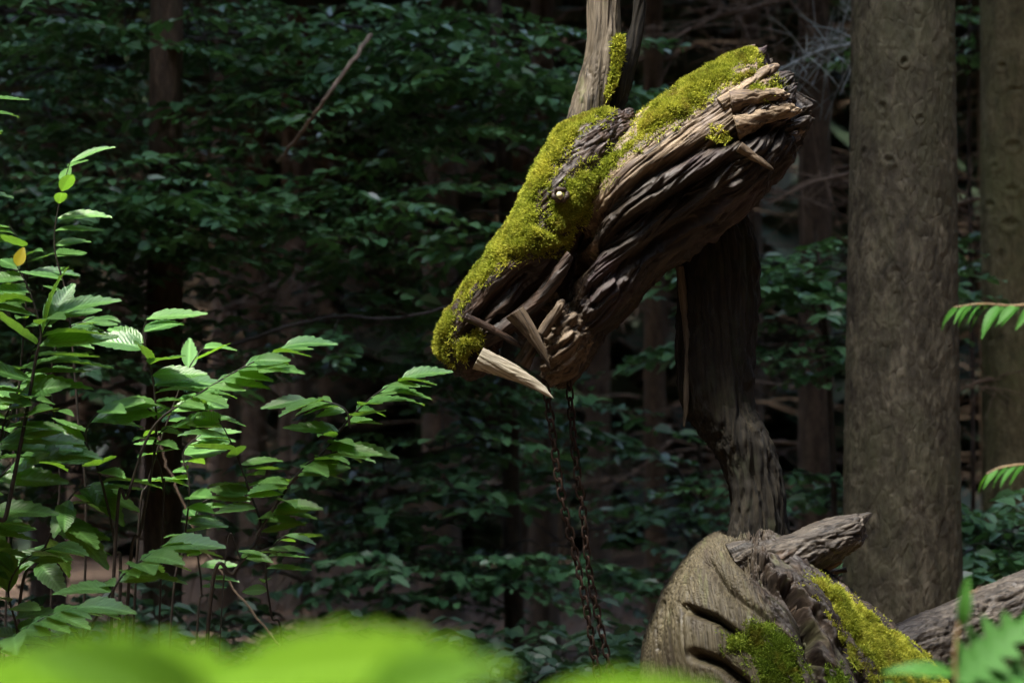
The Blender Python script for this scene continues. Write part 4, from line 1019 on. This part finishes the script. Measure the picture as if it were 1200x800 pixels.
def shoot(label, pts, Y, n, size, seed, start=0.4, r0=0.005, spread=1.0, meshes=LEAVES, dirbias=(0, 0, 0), tipdir=None, droop=0.0, nm='chestnut_shoot', ground=True, mat=None, flat=0.3, yellow=False):
    """a woody shoot through photo points; n alternate leaves on its upper part"""
    r = np.random.default_rng(seed)
    Ys = np.broadcast_to(np.asarray(Y, float), (len(pts),))
    W3 = [list(P(x, y, d)) for (x, y), d in zip(pts, Ys)]
    if ground:
        gx, gy = W3[0][0] - 0.05, W3[0][1] + 0.05; W3 = [[gx, gy, float(ground_h(gx, gy)) - 0.03]] + W3
    p = crom(W3, 90)
    t = thing(nm, label, 'shoot', VV(p[0]), 'chestnut shoots' if nm == 'chestnut_shoot' else None)
    B = Batch(); B.tube(p, np.linspace(r0, 0.0012, 90), 7)
    obj('stem', B.mesh('stem'), t, mat or M['twig_dark'])
    # leaves are spread over the part seen in the photo
    s = np.linalg.norm(np.diff(p, axis=0), axis=1).cumsum(); s = np.concatenate([[0], s]); s0 = s[-1] * (1 - start) if start > 0 else 0
    s0 = s[-1] - start if start > 0.0 else 0
    a0 = r.random() * 6.28
    n = int(n * 1.1)
    for k in range(n):
        f = (k + 0.3 + 0.4 * r.random()) / n
        d = s0 + (s[-1] - s0) * f
        q = np.array([np.interp(d, s, p[:, i]) for i in range(3)]); q2 = np.array([np.interp(min(d + .03, s[-1]), s, p[:, i]) for i in range(3)])
        q1 = np.array([np.interp(max(d - .03, 0), s, p[:, i]) for i in range(3)])
        tg = (q2 - q1) / (np.linalg.norm(q2 - q1) + 1e-9)
        side = np.array([-tg[1], tg[0], 0]) if abs(tg[2]) < 0.75 else np.array([math.cos(a0), 0.5 * math.sin(a0), 0])
        side /= np.linalg.norm(side) + 1e-9
        sg = 1 if k % 2 else -1
        al = tg * (0.45 + 0.5 * f) * np.array([1, 1, 0.5]) + side * sg * spread * (1.05 - 0.45 * f) + flat * r.normal(size=3) * np.array([1, 0.9, 0.22]) + np.array(dirbias); al[2] = 0.45 * al[2] - 0.02 - droop
        if abs(tg[2]) >= 0.75: a0 += 2.4
        up = np.array([0, -0.46, 1.0]) + 0.18 * r.normal(size=3)
        put_leaf(t, meshes[r.integers(len(meshes))], q, al, up, size * (0.75 + 0.45 * r.random()) * (0.8 + 0.25 * math.sin(math.pi * f)), r.normal() * 0.2)
    if tipdir is not None:
        put_leaf(t, LEAF_Y if yellow else meshes[0], p[-1], tipdir, (0, -0.6, 1) if not yellow else (0.1, -1, 0.25), size * (1.0 if not yellow else 0.30))
    return t
shoot('chestnut shoot tipped by a small yellow leaf', [(-12, 690), (8, 600), (28, 500), (42, 420), (48, 390), (36, 345), (20, 312)], 5.45, 15, 0.155, 1, 0.42, 0.007, dirbias=(0.15, -.1, 0.12), tipdir=(0.3, 0, 1), yellow=True)
shoot('chestnut shoot with leaves fanning just under the yellow leaf', [(-30, 700), (-6, 560), (20, 460), (42, 405), (62, 370)], 5.75, 13, 0.165, 2, 0.30, 0.006, dirbias=(0.25, 0, 0.22), tipdir=(0.9, 0, 0.35))
shoot('upright chestnut shoot with narrow folded young leaves high among beech sprays', [(100, 660), (92, 500), (80, 360), (64, 290), (70, 235), (82, 190)], 6.1, 10, 0.12, 3, 0.36, 0.004, dirbias=(0.65, 0, 0.25), tipdir=(0.8, 0, 0.4), meshes=[LEAVES[4], LEAVES[1]])
shoot('chestnut shoot with slim pointed leaves on a tall dark stem', [(150, 700), (165, 620), (182, 520), (180, 450), (168, 395), (172, 375)], 5.9, 11, 0.15, 4, 0.26, 0.005, dirbias=(0.55, 0, 0.15), tipdir=(1, 0, 0.2), meshes=[LEAVES[1], LEAVES[4], LEAVES[0]])
shoot('chestnut shoot arching to a spray of leaves with long pale tips', [(135, 640), (150, 580), (180, 500), (232, 462), (282, 432), (330, 408)], 5.8, 13, 0.135, 5, 0.30, 0.005, dirbias=(0.30, -0.1, 0.08), tipdir=(1, 0, 0.22))
def graft(a, b):
    """the stems and leaves of b grow on a: one plant"""
    for ch in list(b.children):
        ch.parent = a; ch.matrix_parent_inverse = Matrix.Translation(-Vector(a.location))
    bpy.data.objects.remove(b)
FORK = shoot('wide forked chestnut shoot whose tip leaves nearly touch the mossy snout', [(245, 720), (275, 670), (305, 622), (292, 575), (274, 525), (256, 490)], 5.75, 15, 0.125, 6, 0.30, 0.006, dirbias=(0.05, -0.1, 0.05), spread=1.2)
graft(FORK, shoot('forked chestnut shoot, its right fork ending in a broad level spray', [(300, 628), (325, 590), (345, 560), (368, 538), (398, 528)], 5.72, 16, 0.14, 7, 0.24, 0.004, dirbias=(0.12, -0.15, 0.02), tipdir=(1, 0, 0.02), spread=1.2, ground=False))
graft(FORK, shoot('chestnut shoot reaching out until its tip leaves nearly touch the mossy snout', [(340, 566), (378, 530), (410, 490), (440, 462), (468, 446)], 5.76, 14, 0.13, 8, 0.25, 0.004, dirbias=(0.28, -0.1, 0.08), tipdir=(1, 0, 0.32), ground=False))
graft(FORK, shoot('small chestnut side twig with yellow green translucent leaves', [(410, 500), (405, 480), (380, 470), (345, 468)], 5.74, 7, 0.11, 9, 0.14, 0.003, dirbias=(-0.3, 0.1, -0.05), ground=False, droop=0.1))
shoot('low chestnut shoot with a bright sheen on its wide ribbed leaves', [(70, 800), (100, 745), (132, 692), (150, 668), (190, 640)], 5.15, 11, 0.135, 10, 0.15, 0.005, dirbias=(0.18, -0.15, 0.05), tipdir=(1, -0.1, 0.12), meshes=LEAVES_W + LEAVES[:1])
shoot('lowest chestnut shoot, glossy leaves spreading just above the blurred foreground leaves', [(-40, 800), (-10, 775), (20, 745), (55, 722), (90, 712)], 5.05, 12, 0.125, 11, 0.18, 0.004, dirbias=(0.15, -0.15, 0.0), tipdir=(1, -0.1, 0.05), meshes=LEAVES_W + LEAVES[:1])
shoot('chestnut shoot with drooping darker leaves seen from below', [(20, 740), (45, 660), (72, 600), (90, 575), (112, 568)], 5.9, 14, 0.15, 12, 0.26, 0.005, droop=0.55, dirbias=(0.1, 0, 0))
shoot('chestnut shoot with long level leaves in the middle of the thicket', [(140, 720), (135, 640), (118, 560), (100, 510), (122, 478), (150, 470)], 5.85, 15, 0.15, 13, 0.34, 0.005, dirbias=(0.2, -0.1, 0))
shoot('bushy chestnut shoot crowding the thicket edge', [(-30, 740), (-20, 640), (-5, 540), (10, 480), (30, 455)], 5.5, 16, 0.16, 14, 0.42, 0.006, dirbias=(0.3, -0.1, 0.05))
shoot('chestnut shoot with short leaves behind the tiers of level leaves', [(200, 740), (215, 640), (222, 570), (215, 530), (240, 505)], 6.2, 12, 0.12, 15, 0.30, 0.004, dirbias=(0.15, 0, 0))
shoot('chestnut shoot poking narrow leaf tips past the thicket top', [(-70, 500), (-60, 300), (-45, 190), (-25, 140), (-15, 110)], 5.6, 9, 0.12, 16, 0.30, 0.004, dirbias=(0.7, 0, 0.05), meshes=[LEAVES[4], LEAVES[1]])
shoot('small chestnut shoot low between forked shoot and blurred leaves', [(330, 790), (318, 720), (312, 660), (330, 630), (352, 628)], 6.0, 8, 0.10, 17, 0.2, 0.004, dirbias=(0.1, 0, 0))
shoot('chestnut shoot with scattered leaves below the long pale tips', [(190, 640), (190, 560), (180, 520), (205, 496), (250, 488)], 5.9, 10, 0.12, 18, 0.2, 0.003, dirbias=(0.2, -.1, 0))
shoot('tiny chestnut twig with two pairs of leaves by the forked stem', [(262, 680), (285, 655), (320, 640)], 5.7, 5, 0.08, 19, 0.12, 0.002)

for k, (lab, pts, yy, n, sz) in enumerate((
    ('chestnut shoot deep in the thicket below the narrow young leaves', [(60, 700), (70, 560), (60, 440), (75, 390), (110, 372)], 6.5, 14, 0.13),
    ('chestnut shoot at the back of the thicket, leaves lapping the beech sprays', [(10, 640), (20, 480), (30, 360), (30, 300), (10, 262)], 6.8, 13, 0.13),
    ('chestnut shoot behind the forked shoot with sparse small leaves', [(230, 760), (236, 690), (228, 620), (236, 590), (262, 580)], 6.7, 10, 0.11),
    ('chestnut shoot at the thicket edge with level overlapping leaves', [(-40, 700), (-20, 600), (0, 560), (30, 535), (70, 530)], 5.6, 16, 0.15),
    ('chestnut shoot with broad shiny leaves behind the lowest one', [(20, 800), (20, 740), (10, 690), (30, 655), (64, 640)], 5.6, 14, 0.14),
    ('chestnut shoot with fresh leaves leaning out above the level tiers', [(160, 660), (175, 560), (205, 470), (222, 430), (240, 405)], 6.1, 10, 0.12),
)):
    shoot(lab, pts, yy, n, sz, 60 + k, 0.32, 0.004, dirbias=(0.15, -0.1, 0.03))

# ---------------------------------------------------------------- out of focus plants close to the camera
def fore_plant():
    K = 1.4; y0 = 0.86 * K; x0 = at_px(430, y0)
    t = thing('foreground_plant', 'blurred bright green leaves close before the lowest shoots', 'plant', (x0, y0, float(ground_h(x0, y0))))
    p = crom([[x0, y0, float(ground_h(x0, y0)) - .02], [x0 - .01, y0 + .01, 0.6], list(P(455, 1080, y0 + .02)), list(P(440, 900, y0))], 40)
    B = Batch(); B.tube(p, np.linspace(0.004, 0.0015, 40), 7)
    for q in ((235, 812, .82), (-60, 812, .84), (600, 846, .88), (110, 872, .80), (300, 890, .80), (360, 890, .80), (230, 880, .86)):
        B.tube(crom([list(p[-6]), list(P((440 + q[0]) / 2, 920, (.86 + q[2]) / 2 * K)), list(P(q[0], q[1], q[2] * K))], 12), 0.0011, 5)
    obj('stem', B.mesh('stem'), t, M['stem_red'])
    for bx, by, yy, tx, ty, ty_, up, sz, k in ((-60, 812, .84, 345, 742, .82, (-.1, -.42, 1), 0.125, 0), (235, 812, .82, 562, 724, .80, (0.05, -.5, 1), 0.104, 0), (600, 846, .88, 840, 786, .86, (.05, -.5, 1), 0.085, 0),
                                              (110, 872, .80, -120, 765, .84, (0, -.5, 1), 0.11, 0), (300, 890, .80, 130, 790, .76, (0.2, -.8, 1), 0.095, 1), (360, 890, .80, 500, 800, .76, (-.2, -.8, 1), 0.09, 1), (230, 880, .86, 330, 770, .9, (0, -.7, 1), 0.07, 1)):
        b = P(bx, by, yy * K); put_leaf(t, LEAF_F[k], b, P(tx, ty, ty_ * K) - b, up, sz * K)
fore_plant()
def maple_plant():
    Yp = 2.6; x0 = at_px(1150, Yp)
    t = thing('lobed_seedling', 'blurred seedling with lobed leaves in front of the grey log', 'plant', (x0, Yp, float(ground_h(x0, Yp))))
    p = crom([[x0, Yp, float(ground_h(x0, Yp)) - .02], list(P(1160, 1100, Yp)), list(P(1150, 900, Yp)), list(P(1120, 790, Yp)), list(P(1128, 700, Yp))], 50)
    B = Batch(); B.tube(p, np.linspace(0.004, 0.0012, 50), 7); obj('stem', B.mesh('stem'), t, M['stem_red'])
    for bx, by, tx, ty, up, sz, k in ((1118, 800, 1215, 700, (0, -.9, .8), 0.13, 0), (1110, 815, 1230, 770, (0, -.8, .9), 0.12, 1), (1120, 790, 1010, 752, (0, -.8, .8), 0.085, 1), (1128, 735, 1134, 668, (-.2, -1, .3), 0.065, 0),
                                     (1120, 830, 1030, 800, (0, -.8, .8), 0.11, 0), (1150, 840, 1240, 815, (0, -.8, .8), 0.12, 0)):
        b = P(bx, by, Yp); me = LEAF_M[k] if sz > 0.09 else LEAF_R[k]
        put_leaf(t, me, b, P(tx, ty, Yp - .03) - b, up, sz * 0.85)
        q = p[np.argmin(np.linalg.norm(p - b, axis=1))]
        if np.linalg.norm(q - b) > 0.003:
            B2 = Batch(); B2.tube(crom([list(q), list((q + b) / 2 + [0, 0, .004]), list(b)], 8), 0.0012, 5); obj('leaf_stalk', B2.mesh('leaf_stalk'), t, M['stem_red'])
maple_plant()
def right_twig(pts, Y, n, size, seed):
    return shoot('drooping leaf twig', pts, Y, n, size, seed, 0.22, 0.003, meshes=LEAF_R, nm='hazel_sapling', ground=False, mat=M['stem_red'], droop=0.55, dirbias=(-.1, 0, 0), spread=0.7, flat=0.15)
HZ = shoot('hazel sapling holding two drooping bright green twigs out across the scarred trunk', [(1330, 1000), (1310, 760), (1290, 546), (1292, 344), (1300, 150)], 4.25, 6, 0.06, 50, 0.3, 0.007, meshes=LEAF_R, nm='hazel_sapling', mat=M['stem_red'], droop=0.4)
graft(HZ, right_twig([(1291, 346), (1240, 352), (1190, 358), (1150, 356), (1118, 360)], 4.22, 14, 0.060, 51))
graft(HZ, right_twig([(1290, 549), (1240, 546), (1200, 544), (1172, 548), (1156, 555)], 4.24, 12, 0.060, 52))

# parts that look different from the rest of their thing
for o in HEAD.children:
    n_ = o.name.split('.')[0]
    lab = {'tusk': 'pale bleached wooden tusk', 'fang': 'brown pointed wooden fang', 'tooth': 'thin dark stick set as a tooth', 'horn': 'grey upright branch set as a horn', 'eye': 'small pale round peg in a dark socket', 'moss': 'bright yellow green moss'}.get(n_)
    if lab: o['label'] = lab
